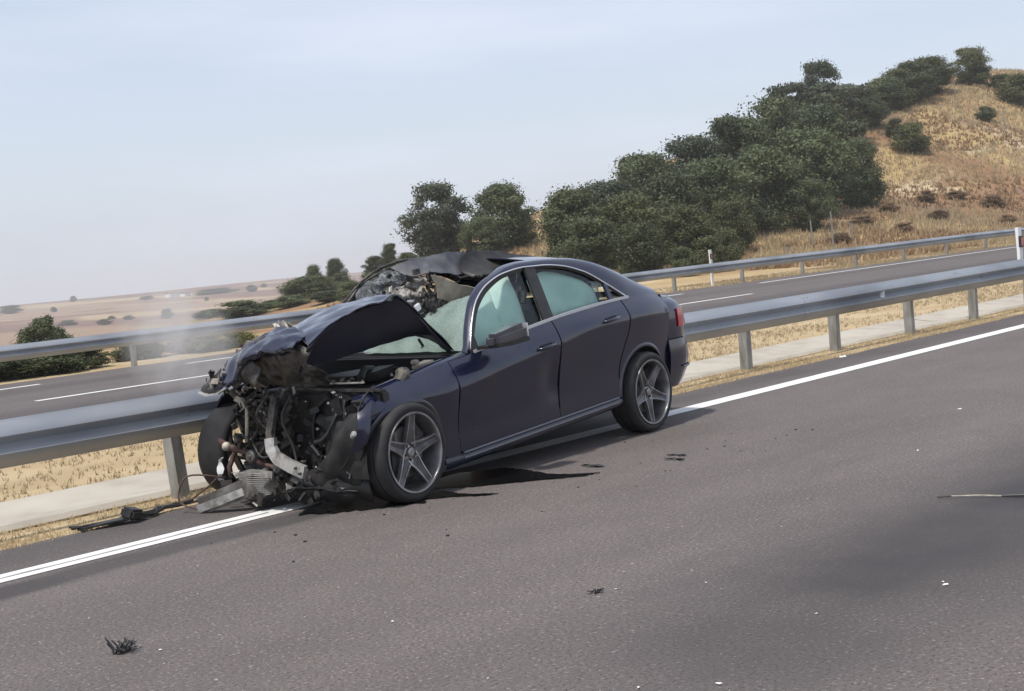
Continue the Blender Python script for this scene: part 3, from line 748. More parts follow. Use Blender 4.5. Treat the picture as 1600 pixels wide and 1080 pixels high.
ROOF = [(-.62, 1.155), (-.35, 1.235), (-.06, 1.335), (.25, 1.425), (.5, 1.458), (.8, 1.468), (1.05, 1.464), (1.22, 1.445), (1.38, 1.405), (1.56, 1.345), (1.725, 1.245), (1.873, 1.068), (1.985, .885)]
def belt(x): return sinterp(x, BELT)
def sill(x):
    return .175 + (2.25-x)*.055 if x < 2.3 else .172
def taper(x):
    """half width change along the length"""
    t = 0
    if x > 2.2: t -= .055*((x-2.2)/.9)**2
    if x < -.1: t -= .045*((-.1-x)/.6)**2
    return t
def yside(x, z, top=None):
    zc = sinterp(x, CREASE); zb = belt(x)
    z0 = .2
    w = HW+taper(x)
    if z <= zc:
        t = (z-z0)/(zc-z0); y = w - .045*(1-min(1, max(0, t))) - .022*math.sin(PI*min(1, max(0, t)))**2
    else:
        t = min(1.3, (z-zc)/max(.03, zb-zc)); y = w - .050*t - .042*t*t
    return YC0+y
def arch_z(x, cx, r, cz): 
    d = r*r-(x-cx)**2
    return cz+math.sqrt(d) if d > 0 else -1
def panel(name, xs_, zlo, zhi, m='paint', rows=14, slantF=None, fl=0, solid=.012, side=1, parent=car, dy=0, xmap=None, bulge=None):
    P = []
    for i, x in enumerate(xs_):
        col = []
        for j in range(rows+1):
            v = j/rows; lo, hi = zlo(x), zhi(x); z = lo+(hi-lo)*v
            xx = xmap(x, z) if xmap else x
            y = yside(xx, z)+dy
            if bulge: y += bulge(xx, z)
            col.append((xx, y if side > 0 else 2*YC0-y, z))
        P.append(col)
    mb = MB(); mb.grid(P); return mb.build(name, m, parent, smooth=True, solid=solid, off=-side*0)
def cosx(a, b, n): return [a+(b-a)*(1-math.cos(PI*i/n))/2 for i in range(n+1)]
def lin(a, b, n): return [a+(b-a)*i/n for i in range(n+1)]
AR, AZc = .372, .325      # rear arch
FR, FZc = .352, .295      # front arch
fdent = lambda x, z: -.018*math.exp(-((x-2.1)/.12)**2-((z-.62)/.12)**2) - .02*math.exp(-((x-3.05)/.1)**2)
for side in (1, -1):
    pf_ = .0
    # front fender
    xa = lin(2.222, FA-FR, 5)[:-1]+cosx(FA-FR, FA+FR-.005, 26)
    if side < 0: xa = [x for x in xa if x < 2.93]
    panel('fender', xa, lambda x: max(sill(x)+.02, arch_z(x, FA, FR, FZc)), belt, side=side, bulge=fdent)
    # doors
    def fdoor_x(x, z):
        k = (x-1.03)/(2.215-1.03); return x - (1-k)*.06*(z-.55) + 0*k
    panel('door', lin(1.03, 2.215, 22), lambda x: sill(x)+.055, lambda x: belt(x)-.004, side=side, xmap=fdoor_x, rows=18, bulge=lambda x, z: -.02*math.exp(-((x-1.12)/.10)**2-((z-.60)/.14)**2))
    def rdoor_x(x, z):
        k = (x-.20)/(1.015-.20); rear = (.0 if z < .55 else -.16*smooth((z-.5)/.45)); return x + (1-k)*(rear) - k*.06*(z-.55)
    rd0 = .20
    panel('door', lin(rd0, 1.015, 18), lambda x: max(sill(x)+.055, arch_z(x, RA, AR+.02, AZc)), lambda x: belt(x)-.004, side=side, xmap=rdoor_x, rows=18)
    # quarter panel
    def q_x(x, z):
        k = min(1, max(0, (x+.62)/(.185+.62))); k = k**4
        return x + k*(.0 if z < .55 else -.16*smooth((z-.5)/.45))
    xq = [x for x in cosx(RA-AR, RA+AR, 26)] + [.185]
    xq = [-.62]+[x for x in xq]
    panel('quarter_panel', sorted(xq), lambda x: max(.30, arch_z(x, RA, AR, AZc)), belt, side=side, xmap=q_x, rows=18)
    # sill and its bright strips
    for nm, zo, hh, dy_, mm_ in (('side_skirt', -.01, .062, .0, 'paint'),):
        P = []
        for x in lin(.19, 2.385, 24):
            z = sill(x)+zo; y = yside(x, z+.03)
            P.append([(x, YC0+side*(y-YC0-.05), z-.035), (x, YC0+side*(y-YC0-.004), z-.02), (x, YC0+side*(y-YC0+.012), z+.0), (x, YC0+side*(y-YC0+.016), z+.03), (x, YC0+side*(y-YC0+.004), z+.055), (x, YC0+side*(y-YC0-.03), z+.066)])
        mb = MB(); mb.grid(P); sk = mb.build(nm, mm_, car, smooth=True)
    for zo in (.052, .016):
        mb = MB(); mb.bar([(x, YC0+side*(yside(x, sill(x)+.05)-YC0+.017), sill(x)+zo) for x in lin(.24, 2.2, 16)], .010, .011); mb.build('sill_trim', 'trim', sk)
    # wheel arch lips and liners
    for (cx, r, cz, a0, a1) in ((RA, AR, AZc, .02, PI-.02), (FA, FR, FZc, .35, PI-.05)):
        if side < 0 and cx > 1: continue
        P = []
        for i in range(33):
            a = a0+(a1-a0)*i/32; x, z = cx+r*math.cos(a), cz+r*math.sin(a)
            y = yside(x, min(z, belt(x)-.01))-YC0
            x2, z2 = cx+(r+.035)*math.cos(a), cz+(r+.035)*math.sin(a); y2 = yside(x2, min(z2, belt(x2)-.01))-YC0
            P.append([(x2, YC0+side*(y2+.001), z2), ((x+x2)/2, YC0+side*((y+y2)/2+.012), (z+z2)/2), (x, YC0+side*(y+.012), z), (x, YC0+side*(y-.03), z)])
        mb = MB(); mb.grid(P); mb.build('arch_lip', 'paint', car, smooth=True, solid=.003)
        mb = MB(); mb.lathe([(r+.012, YC0+side*(HW-.07)), (r+.012, YC0+side*.42), (.05, YC0+side*.42)], 24, (cx, 0, cz), -.25, PI+.25); mb.build('wheel_liner', 'black', car, smooth=True)
    # roof side rail and rear pillar
    P = []
    for x in lin(-.62, 2.0, 64):
        zl = max(belt(x)+.002, sinterp(x, WTOP)) if x > -.09 else belt(x)
        zh = sinterp(x, ROOF)
        t = (zl-belt(x))/.45; yl = yside(x, belt(x))-YC0-.36*max(0, zl-belt(x))-.004
        yh = yl-.30*(zh-zl)-.035
        pk = smooth((x-1.15)/.3); yh += .022*pk
        if x < .1: yh -= .05*smooth((.1-x)/.6)
        zz = [zl, zl+(zh-zl)*.35, zl+(zh-zl)*.75, zh-.004, zh+.004, zh-.002]
        yy = [yl, yl+(yh-yl)*.22+.006, yl+(yh-yl)*.6+.012, yh+.012, yh-.02+.012*pk, yh-.06+.035*pk]
        P.append([(x, YC0+side*b, a) for a, b in zip(zz, yy)])
    if side < 0: P = [p for p in P if p[0][0] < 1.0]
    mb = MB(); mb.grid(P); mb.build('roof_pillar', 'paint', car, smooth=True, solid=.01)
    def wy(x, z): return yside(x, belt(x))-YC0-.36*max(0, z-belt(x))-.022
    def window(name, x0, x1, m, n=12, lo=.004, shift=0.0):
        P = []
        for i in range(n+1):
            k = i/n; col = []
            for j in range(9):
                v = j/8
                x = x0+(x1-x0)*k; zl, zh = belt(x)+lo, sinterp(x, WTOP)-.004
                if zh < zl+.004: zh = zl+.004
                z = zl+(zh-zl)*v
                col.append((x, YC0+side*wy(x, z), z))
            P.append(col)
        mb = MB(); mb.grid(P); return mb.build(name, m, car, smooth=True)
    if side > 0:
        window('side_window', 1.07, 1.86, 'glass', 16)
        window('side_window', .17, .94, 'glass', 14)
    window('quarter_window', -.085, .115, 'glass_dark', 8)
    # window frames: B pillar, divider, and the black sail in front
    def post(name, xa_, xb_, m='black', out_=.004):
        P = []
        for i in range(5):
            x = xa_+(xb_-xa_)*i/4; zl, zh = belt(x), sinterp(x, WTOP)
            P.append([(x, YC0+side*(wy(x, zl+(zh-zl)*v)+.014+out_), zl+(zh-zl)*v) for v in (0, .25, .5, .75, 1)])
        mb = MB(); mb.grid(P); mb.build(name, m, car, solid=.02)
    post('door_pillar', .945, 1.065); post('window_divider', .12, .165, 'paint'); post('mirror_sail', 1.865, 1.96, 'black')
    # black frame inside the bright trim
    if side > 0:
        mb = MB(); Pf = []
        for x in lin(-.07, 1.955, 60):
            w_ = .035*(1 if x > 1.1 else .62); zt = sinterp(x, WTOP); nx_ = 0 if x < 1.3 else (x-1.3)/.66
            z2 = max(belt(x)+.003, zt-w_*(1-.3*nx_)); x2 = x-w_*1.1*nx_
            Pf.append([(x, YC0+side*(wy(x, zt)+.024), zt+.003), (x2, YC0+side*(wy(x2, z2)+.010), max(belt(x2)+.003, z2-(.05*nx_)))])
        mb.grid(Pf); mb.build('window_frame', 'black', car, solid=.006)
    # trims
    lay = lambda x, z, o: (x, YC0+side*(wy(x, z)+.022+o), z)
    if side > 0:
        mb = MB(); mb.tube([lay(x, sinterp(x, WTOP), .008) for x in lin(-.088, 1.955, 60)], .0058, 6); mb.build('window_trim', 'chrome', car, smooth=True)
        mb = MB(); mb.bar([(x, YC0+side*(yside(x, belt(x))-YC0+.006), belt(x)+.004) for x in lin(-.10, 1.93, 40)], .012, .022); mb.build('belt_trim', 'belt', car, smooth=False)
    # door handles
    for hx in (.31, 1.19):
        z = sinterp(hx, CREASE)+.012; y = yside(hx, z)-YC0
        mb = MB(); mb.tube([(hx+.105, YC0+side*(y-.005), z-.012), (hx+.085, YC0+side*(y+.03), z-.010), (hx, YC0+side*(y+.036), z), (hx-.085, YC0+side*(y+.03), z+.010), (hx-.105, YC0+side*(y-.005), z+.012)], [.012, .014, .014, .014, .012], 8)
        mb.build('door_handle', 'paint', car, smooth=True)
        mb = MB(); mb.box((hx, YC0+side*(y+.003), z-.003), (.15, .012, .05), rot=rotm(0, .1, 0), bev=.005); mb.build('handle_recess', 'black', car)

# rear end: plan curve round the corner
def rear_plan(t, w, L): # t 0..1 from left corner round to right corner
    a = PI*t; c, s = math.cos(a), math.sin(a)
    return (-.62 - L*abs(s)**.62, YC0 + w*math.copysign(abs(c)**.50, c))
def rear_skin(name, levels, m, t0=0, t1=1, n=40, solid=.01, out_=0):
    P = []
    for i in range(n+1):
        t = t0+(t1-t0)*i/n; col = []
        for z, w, L in levels:
            x, y = rear_plan(t, w+out_, L+out_); col.append((x, y, z))
        P.append(col)
    mb = MB(); mb.grid(P); return mb.build(name, m, car, smooth=True, solid=solid)
w62 = yside(-.62, .8)-YC0
rear_skin('rear_bumper', [(.30, w62-.05, .42), (.36, w62-.03, .50), (.44, w62-.008, .56), (.54, w62+.004, .60), (.60, w62+.004, .60), (.66, w62-.002, .585), (.70, w62-.006, .56)], 'paint')
rear_skin('boot_lid', [(.71, w62-.008, .55), (.78, w62-.004, .54), (.86, w62-.004, .53), (.93, w62-.006, .51), (.985, w62-.022, .50), (1.02, w62-.055, .485), (1.045, w62-.10, .45)], 'paint')
mb = MB()   # deck between pillars and boot edge
P = []
for i in range(15):
    t = i/14; a = []
    for j in range(17):
        u = j/16
        xr, yr = rear_plan(u, w62-.10, .45); xf, yf = -.60, YC0+(w62-.16)*(1-2*u)
        a.append((xr+(xf-xr)*t, yr+(yf-yr)*t, 1.045+.075*t+.018*math.sin(PI*u)))
    P.append(a)
mb.grid(P); mb.build('boot_deck', 'paint', car, smooth=True, solid=.008)
mb = MB(); mb.grid([[(x, YC0+s*(w62-.05 if k else w62-.16), z) for k, z in ((1, belt(x)), (0, 1.12))] for x, s in ((-.62, 1),)]+[[(-.66, YC0+(w62-.06), 1.05), (-.66, YC0+(w62-.16), 1.11)]]); mb.build('deck_corner', 'paint', car, solid=.004)
for t0, t1 in ((.05, .30), (.70, .95)):
    rear_skin('tail_light', [(.80, w62+.0, .535), (.85, w62+.0, .532), (.90, w62-.002, .522), (.955, w62-.006, .51)], 'lens', t0, t1, 12, .01, out_=.012)
rear_skin('bumper_trim', [(.452, w62+.004, .575), (.470, w62+.006, .58)], 'trim', .06, .94, 30, .006, out_=.008)
rear_skin('number_plate', [(.74, w62, .545), (.84, w62, .535)], 'white', .455, .545, 6, .006, out_=.01)
# rear window, roof skin, boot line
def centre_roof(name, x0, x1, m, n=20, crown=.045, z_off=0, inset=.0):
    P = []
    for x in lin(x0, x1, n):
        zh = sinterp(x, ROOF)
        zl = max(belt(x), sinterp(x, WTOP)) if x > -.09 else belt(x)
        yh = yside(x, belt(x))-YC0-.36*max(0, zl-belt(x))-.004-.30*(zh-zl)-.035-.03
        if x < .1: yh -= .05*smooth((.1-x)/.6)
        yh -= inset
        P.append([(x, YC0+yh*u, zh+z_off+crown*(1-u*u)) for u in np.linspace(1, -1, 17)])
    mb = MB(); mb.grid(P); return mb.build(name, m, car, smooth=True, solid=.008)
centre_roof('roof', .16, .90, 'paint', 16)
centre_roof('rear_window', -.60, .15, 'glass_dark', 14, crown=.04, z_off=-.006)
# underbody, cabin floor, bulkhead
mb = MB(); mb.box((1.1, YC0, .30), (3.1, 1.35, .10)); mb.box((1.27, YC0, .31), (1.9, 1.62, .10)); mb.build('floor_pan', 'black', car)  # second slab widens the pan, added to deepen the shade under the sills
mb = MB(); mb.tube([(1.0, .55, .17), (.2, .5, .20), (-.8, .4, .25)], .035, 8); mb.build('exhaust_pipe', 'dark_metal', car, smooth=True)
mb = MB(); mb.box((1.95, YC0, .60), (.10, 1.55, .52)); mb.box((1.72, YC0, .84), (.42, 1.50, .12), bev=.03); mb.build('dashboard', 'seat', car)
# seats
def seat(x, y, w=.5):
    mb = MB(); mb.box((x+.18, y, .56), (.52, w, .16), bev=.04); mb.build('seat', 'seat', car)
    mb = MB(); mb.box((x-.12, y, .86), (.14, w, .58), rot=rotm(0, -.25, 0), bev=.05); mb.box((x-.22, y, 1.20), (.10, w*.55, .17), rot=rotm(0, -.2, 0), bev=.04); mb.build('seat_backrest', 'seat', car)
seat(1.15, YC0+.37); seat(1.15, YC0-.37)
seat(.25, YC0+.33, .6); seat(.25, YC0-.33, .6)
# deployed curtain airbags behind the side windows
def airbag(name, x0, x1, zlo, zhi, yo, amp=.03, ph=0):
    P = []
    for i in range(25):
        k = i/24; x = x0+(x1-x0)*k; col = []
        lo, hi = zlo(x), zhi(x)
        for j in range(17):
            v = j/16; z = lo+(hi-lo)*v
            y = yside(x, belt(x))-.36*max(0, z-belt(x))-yo
            e = (math.sin(PI*v)**.5)*(math.sin(PI*min(1, max(0, k)))**.4)
            y += .05*e + amp*.5*math.sin(9*x+ph+3*z)*e + amp*.35*math.sin(17*z-6*x)*e
            col.append((x, y, z))
        P.append(col)
    mb = MB(); mb.grid(P); return mb.build(name, 'airbag', car, smooth=True, solid=.01)
airbag('curtain_airbag', 1.40, 1.80, lambda x: belt(x)-.05, lambda x: sinterp(x, WTOP)-.05-.12*((x-1.58)/.2)**2*.3, .125)
airbag('curtain_airbag', 1.09, 1.41, lambda x: belt(x)-.05, lambda x: belt(x)+.39-.1*(x-1.12), .16, .02, 2)
airbag('curtain_airbag', .16, .94, lambda x: belt(x)-.03, lambda x: sinterp(x, WTOP)-.045-.06*smooth((x-.7)/.25), .115, .06, 1)
airbag('seat_airbag', .55, .80, lambda x: belt(x)-.06, lambda x: belt(x)+.16, .16, .05, 4)
mb = MB(); mb.box((.55, YC0, 1.0), (.9, .9, .02)); mb.build('parcel_shelf', 'seat', car)
mb = MB(); P = [[(x, YC0+y, sinterp(x, ROOF)-.03) for y in (-.5, 0, .5)] for x in lin(.2, .95, 5)]; mb.grid(P); mb.build('headlining', 'headliner', car)

# wing mirror on the near side
mb = MB()
mb.box((0, 0, 0), (.34, .15, .125), bev=.034)
for v in mb.bm.verts:
    k = (v.co.x+.17)/.34          # 0 rear, 1 front: the shell narrows to the front
    v.co.z *= 1.05-.30*k; v.co.y *= 1.05-.35*k; v.co.y -= .02*k; v.co.z += -.012-.045*(k-.5)
    v.co += Vector((1.82, YC0+.975, .985))
mir = mb.build('wing_mirror', 'mirror_shell', car, smooth=True, ang=60)
mb = MB(); mb.box((1.665, YC0+.985, 1.004), (.012, .13, .10), bev=.004); mb.build('mirror_glass', 'chrome', mir)
mb = MB(); mb.bar([(1.97, YC0+.90, .915), (1.82, YC0+.965, .935), (1.68, YC0+1.0, .955)], .07, .018); mb.bar([(1.88, YC0+.78, .905), (1.86, YC0+.93, .93)], .08, .025); mb.build('mirror_foot', 'black', mir)
mb = MB(); mb.bar([(1.96, YC0+1.0, .925), (1.84, YC0+1.035, .93), (1.67, YC0+1.045, .945)], .03, .03); mb.build('mirror_base', 'black', mir)

# ---- wheels
def wheel(x, y, z, side, R=.326, rim=True, tilt=0, yaw=0, rot0=0):
    w = empty('wheel', (x, y, z)); w.parent = car; w.rotation_euler = (tilt, 0, yaw)
    s = side; hw = .118
    prof = [(.262, -hw+.01), (.285, -hw), (.305, -hw+.004), (R-.006, -hw+.022), (R, -hw+.045), (R-.004, -.05), (R-.004, -.045), (R-.012, -.045), (R-.012, -.035), (R-.003, -.035), (R, 0), (R-.003, .035), (R-.012, .035), (R-.012, .045), (R-.004, .045), (R, hw-.045), (R-.006, hw-.022), (.305, hw-.004), (.285, hw), (.262, hw-.01)]
    mb = MB(); mb.lathe(prof, 56); mb.build('tyre', 'tyre', w, smooth=True, ang=50)
    mb = MB(); mb.lathe([(.264, s*.112), (.262, s*.120), (.250, s*.119), (.243, s*.100), (.236, s*.02), (.232, -s*.06), (.244, -s*.10), (.262, -s*.112)], 56)
    mb.build('rim', 'rim', w, smooth=True, ang=40)
    # five broad spokes with raised edges
    mb = MB(); mr_ = MB()
    for k in range(5):
        a = rot0+2*PI*k/5; R_ = Matrix.Rotation(-a, 3, 'Y')
        yo = lambda r: s*(.070+.032*((r-.04)/.2))      # face rises outward
        st = [(.030, .052), (.06, .050), (.10, .040), (.17, .030), (.244, .027)]
        P = []
        for r, h in st:
            P.append([R_ @ Vector((r, yo(r)-s*.03, -h)), R_ @ Vector((r, yo(r)-s*.006, -h*.92)), R_ @ Vector((r, yo(r)-s*.016, 0)), R_ @ Vector((r, yo(r)-s*.006, h*.92)), R_ @ Vector((r, yo(r)-s*.03, h))])
        mb.grid(P)
        for sg in (1, -1):
            P = []
            for r, h in st: 
                P.append([R_ @ Vector((r, yo(r)-s*.02, sg*(h+.002))), R_ @ Vector((r, yo(r)+s*.001, sg*(h))), R_ @ Vector((r, yo(r)+s*.001, sg*(h*.80-.001))), R_ @ Vector((r, yo(r)-s*.014, sg*(h*.74-.002)))])
            mr_.grid(P)
    sp_ = mb.build('spokes', 'rim_dark', w, smooth=False, solid=.006)
    mr_.build('spoke_edge', 'rim', sp_, smooth=False)
    mb = MB(); mb.lathe([(0, s*.088), (.020, s*.087), (.030, s*.080), (.033, s*.062), (.06, s*.055), (.065, s*.03)], 24); mb.build('hub', 'rim', w, smooth=True, ang=30)
    mb = MB()
    for k in range(5):
        a = rot0+2*PI*(k+.5)/5; mb.tube([(.048*math.cos(a), s*.05, .048*math.sin(a)), (.048*math.cos(a), s*.072, .048*math.sin(a))], .008, 6)
    mb.build('wheel_bolt', 'dark_metal', w)
    mb = MB(); mb.lathe([(.06, s*.028), (.165, s*.028), (.165, -s*.0), (.06, -s*.0)], 40); mb.lathe([(.04, s*.03), (.085, s*.045), (.085, .0)], 24); mb.build('brake_disc', 'alu_dirty', w, smooth=True, ang=30)
    mb = MB(); mb.box((-.10, s*.02, .11), (.10, .06, .15), rot=rotm(0, .75, 0), bev=.012); mb.build('brake_caliper', 'dark_metal', w)
    mb = MB(); mb.lathe([(.232, -s*.05), (.0, -s*.055)], 32); mb.build('backplate', 'black', w)
    return w
wheel(FA, YC0+.755, .322, 1, rot0=PI/2+.05)
wheel(RA, YC0+.755, .326, 1, rot0=-PI/2+.03)
wheel(RA, YC0-.755, .326, -1, rot0=.4)
# crushed far front wheel: bare inner side faces the camera
w = empty('wheel', (2.77, YC0-.775, .326)); w.parent = car; w.rotation_euler = (math.radians(-4), 0, math.radians(8))
hw = .118; R = .326
prof = [(.262, -hw+.01), (.285, -hw), (.305, -hw+.004), (R-.006, -hw+.022), (R, -hw+.045), (R, 0), (R, hw-.045), (R-.006, hw-.022), (.305, hw-.004), (.285, hw), (.262, hw-.01)]
mb = MB(); mb.lathe(prof, 56); mb.build('tyre', 'tyre', w, smooth=True, ang=50)
mb = MB(); mb.lathe([(.263, .110), (.250, .108), (.240, .09), (.236, -.11)], 56, a0=-.9, a1=4.4); mb.build('rim', 'rim_dark', w, smooth=True, solid=.006)
mb = MB()
for k in range(5):
    a = .3+2*PI*k/5; mb.bar([(.03*math.cos(a), -.08, .03*math.sin(a)), (.235*math.cos(a), -.10, .235*math.sin(a))], .02, .05, up=(0, 1, 0))
mb.build('spokes', 'rim_dark', w)

# ---- bonnet: buckled like a tent, near edge lifted
def resample(net, nu, nv):
    net = [[Vector(p) for p in row] for row in net]
    def cr(pts, t):
        n = len(pts)-1; x = t*n; i = min(n-1, int(x)); u = x-i
        p0 = pts[max(i-1, 0)]; p1 = pts[i]; p2 = pts[i+1]; p3 = pts[min(i+2, n)]
        return .5*((2*p1)+(p2-p0)*u+(2*p0-5*p1+4*p2-p3)*u*u+(3*p1-p0-3*p2+p3)*u**3)
    rows = [[cr(r_, j/nv) for j in range(nv+1)] for r_ in net]
    return [[cr([rows[k][j] for k in range(len(rows))], i/nu) for j in range(nv+1)] for i in range(nu+1)]
def crumple(P, amp, freq, seed, edge=1.0):
    r = random.Random(seed); ph = [r.uniform(0, 6) for _ in range(9)]
    for i, row in enumerate(P):
        for j, p in enumerate(row):
            q = Vector((math.sin(freq*p.y*1.3+ph[0]+2*math.sin(freq*p.z*.7+ph[6]))+.5*math.sin(freq*2.3*p.x+ph[1]), math.sin(freq*p.z*1.7+ph[2])+.5*math.sin(freq*2.1*p.x+ph[3]+p.y*freq), abs(math.sin(freq*p.x+ph[4]+freq*.8*p.y))+.5*math.sin(freq*2.7*p.y+ph[5])+.35*math.sin(freq*4.9*(p.x+p.y)+ph[7])))
            P[i][j] = p + q*amp
    return P
def sheet(name, net, m, nu=20, nv=20, amp=.01, freq=9, seed=1, thick=.006, parent=car, sm=True, ang=35):
    P = crumple(resample(net, nu, nv), amp, freq, seed)
    mb = MB(); mb.grid(P); return mb.build(name, m, parent, smooth=sm, solid=thick, ang=ang)
bonnet = sheet('bonnet', [
    [(1.96, .66, .895), (2.04, .35, 1.03), (2.06, .10, 1.07), (2.02, -.3, 1.03), (1.97, -.66, .92)],
    [(2.42, .63, 1.300), (2.36, .35, 1.30), (2.25, .10, 1.25), (2.30, -.3, 1.15), (2.35, -.66, .92)],
    [(2.62, .62, 1.292), (2.55, .35, 1.30), (2.45, .10, 1.26), (2.5, -.3, 1.12), (2.5, -.66, .90)],
    [(2.84, .60, 1.262), (2.72, .35, 1.285), (2.62, .10, 1.255), (2.62, -.3, 1.08), (2.65, -.66, .88)],
    [(3.10, .585, 1.175), (2.96, .35, 1.20), (2.84, .10, 1.195), (2.8, -.3, 1.02), (2.8, -.66, .85)],
    [(3.27, .57, 1.075), (3.16, .38, 1.13), (3.00, .12, 1.145), (2.92, -.25, .98), (2.9, -.6, .82)]], 'paint', 40, 32, .0065, 11, 3, .008)
sheet('bonnet_inner_panel', [
    [(1.97, .655, .888), (2.10, .645, 1.00), (2.25, .64, 1.14), (2.415, .62, 1.285), (2.62, .61, 1.277), (2.84, .59, 1.247), (3.10, .575, 1.16), (3.26, .56, 1.06)],
    [(1.95, .60, .90), (2.06, .59, 1.01), (2.22, .57, 1.06), (2.45, .55, 1.13), (2.65, .53, 1.14), (2.86, .52, 1.12), (3.10, .51, 1.06), (3.24, .50, 1.00)],
    [(1.93, .53, .93), (2.02, .52, 1.025), (2.22, .50, 1.03), (2.45, .48, 1.005), (2.68, .46, .975), (2.88, .45, .95), (3.10, .44, .93), (3.24, .43, .90)]], 'underside', 10, 34, .004, 12, 5, .012, parent=bonnet)
nose = sheet('bonnet_nose', [
    [(3.16, .44, 1.13), (3.08, .26, 1.175), (3.08, .06, 1.16), (3.10, -.14, 1.08), (3.14, -.27, .97), (3.18, -.36, .82)],
    [(3.28, .50, 1.105), (3.26, .33, 1.135), (3.22, .14, 1.125), (3.22, -.07, 1.06), (3.25, -.20, .95), (3.27, -.31, .81)],
    [(3.36, .53, 1.075), (3.36, .39, 1.065), (3.37, .21, 1.055), (3.36, .06, 1.01), (3.36, -.03, .93), (3.36, -.17, .80)],
    [(3.33, .50, 1.045), (3.34, .37, 1.035), (3.35, .19, 1.015), (3.34, .05, .96), (3.33, -.05, .88), (3.33, -.20, .77)]], 'paint', 24, 30, .013, 17, 8, .008)
sheet('dark_fill_sheet', [[(3.12, -.30, 1.02), (3.18, -.05, 1.10), (3.22, .20, 1.13), (3.26, .42, 1.10), (3.24, .55, 1.04)],
    [(3.20, -.30, .90), (3.24, -.05, .97), (3.28, .20, .99), (3.28, .42, .97), (3.22, .55, .93)],
    [(3.12, -.30, .80), (3.12, -.05, .82), (3.12, .20, .80), (3.10, .42, .80), (3.06, .58, .80)]], 'dark_metal', 22, 40, .016, 27, 33, .005, parent=nose)  # crumpled dark sheet added to stand for the black hollow under the nose
sheet('crushed_duct', [[(3.30, -.02, .96), (3.31, .06, .98), (3.30, .13, .95)], [(3.33, .02, .88), (3.35, .09, .88), (3.33, .17, .87)], [(3.28, .06, .82), (3.30, .14, .82), (3.28, .20, .82)]], 'dark_metal', 10, 12, .014, 20, 41, .008, parent=nose)
sheet('grille_fragment', [[(3.27, -.25, .93), (3.29, -.31, .90), (3.27, -.36, .86)], [(3.31, -.22, .86), (3.34, -.32, .83), (3.33, -.40, .81)], [(3.31, -.20, .80), (3.35, -.30, .775), (3.35, -.39, .78)]], 'black', 12, 12, .012, 30, 12, .008)
mb = MB(); mb.bar([(3.36, -.38, .80), (3.39, -.28, .785), (3.38, -.18, .795), (3.36, -.12, .83)], .03, .012); mb.build('chrome_strip', 'alu', nose)
# torn lip standing on the crease of the nose
sheet('torn_flap', [[(3.00, .02, 1.13), (3.02, .12, 1.14), (3.05, .22, 1.15)], [(3.00, .00, 1.20), (3.03, .12, 1.215), (3.06, .21, 1.19)]], 'alu_dirty', 8, 14, .014, 40, 21, .004, parent=nose)

# bonnet hinge strut and gap
mb = MB(); mb.tube([(1.93, .32, .99), (1.87, .33, .90)], .011, 6); mb.tube([(1.95, .60, .90), (1.90, .50, 1.00)], .012, 6); mb.build('bonnet_strut', 'black', car)
# fender upper lip (channel next to the bonnet)
P = []
for x in lin(1.97, 3.07, 24):
    z = belt(x); y = yside(x, z); P.append([(x, y, z), (x, y-.02, z+.012), (x, y-.06, z+.016), (x, y-.10, z+.0), (x, y-.12, z-.04)])
mb = MB(); mb.grid(P); mb.build('fender_lip', 'paint', car, smooth=True, solid=.006)

# ---- engine bay (seen from the near front corner)
mb = MB(); mb.box((2.35, YC0, .52), (1.0, 1.0, .44), bev=.05); mb.box((2.36, YC0+.05, .76), (.55, .42, .09), bev=.03); mb.build('engine_block', 'black', car)
mb = MB(); mb.box((2.40, .33, .80), (.30, .16, .06), rot=rotm(.05, .08, .2), bev=.015); mb.tube([(2.3, .2, .82), (2.55, .35, .845), (2.75, .5, .80)], .025, 8); mb.build('intake_pipe', 'black', car, smooth=False)
mb = MB(); mb.tube([(2.66, .76, .76), (2.62, .76, .80), (2.60, .74, .83)], .05, 10); mb.build('strut_top', 'grime', car)
mb = MB(); mb.box((2.34, .70, .845), (.16, .09, .035), rot=rotm(0, .12, .1), bev=.008); mb.box((2.40, .68, .87), (.05, .04, .03), bev=.006); mb.build('fuse_box', 'alu_dirty', car)
mb = MB(); mb.box((2.88, .46, .44), (.09, .78, .62), rot=rotm(0, .06, 0), bev=.02); mb.build('radiator', 'black', car)
mb = MB()
mb.lathe([(.25, 0), (.27, .0), (.27, .04), (.25, .04)], 30)
for k in range(7):
    a = k*2*PI/7; mb.bar([(.05*math.cos(a), .02, .05*math.sin(a)), (.25*math.cos(a), .02, .25*math.sin(a))], .07, .006, up=(.3*math.sin(a), 1, -.3*math.cos(a)))
mb.lathe([(0, .05), (.05, .045), (.055, 0)], 16)
for v in mb.bm.verts: v.co = Vector((2.935+v.co.y, .50+v.co.x, .47+v.co.z))
mb.build('cooling_fan', 'black', car)
mb = MB(); mb.bar([(2.99, .02, .79), (2.985, .2, .775), (2.98, .46, .762), (2.97, .70, .755), (2.93, .84, .752)], .04, .016); mb.build('radiator_support', 'dark_metal', car)
mb = MB(); mb.bar([(2.96, .30, .805), (2.95, .52, .80), (2.93, .70, .80)], .012, .010); mb.bar([(3.0, .13, .73), (3.01, .14, .84), (3.0, .22, .855)], .02, .014); mb.build('metal_clip', 'alu', car)
mb = MB(); mb.bar([(3.02, .09, .77), (3.03, .10, .60), (3.02, .06, .42)], .03, .02, up=(1, 0, 0)); mb.build('support_upright', 'grime', car)
mb = MB(); mb.bar([(3.0, .58, .70), (3.02, .585, .50), (3.03, .57, .38)], .025, .012, up=(1, 0, 0)); mb.build('support_upright', 'grime', car)
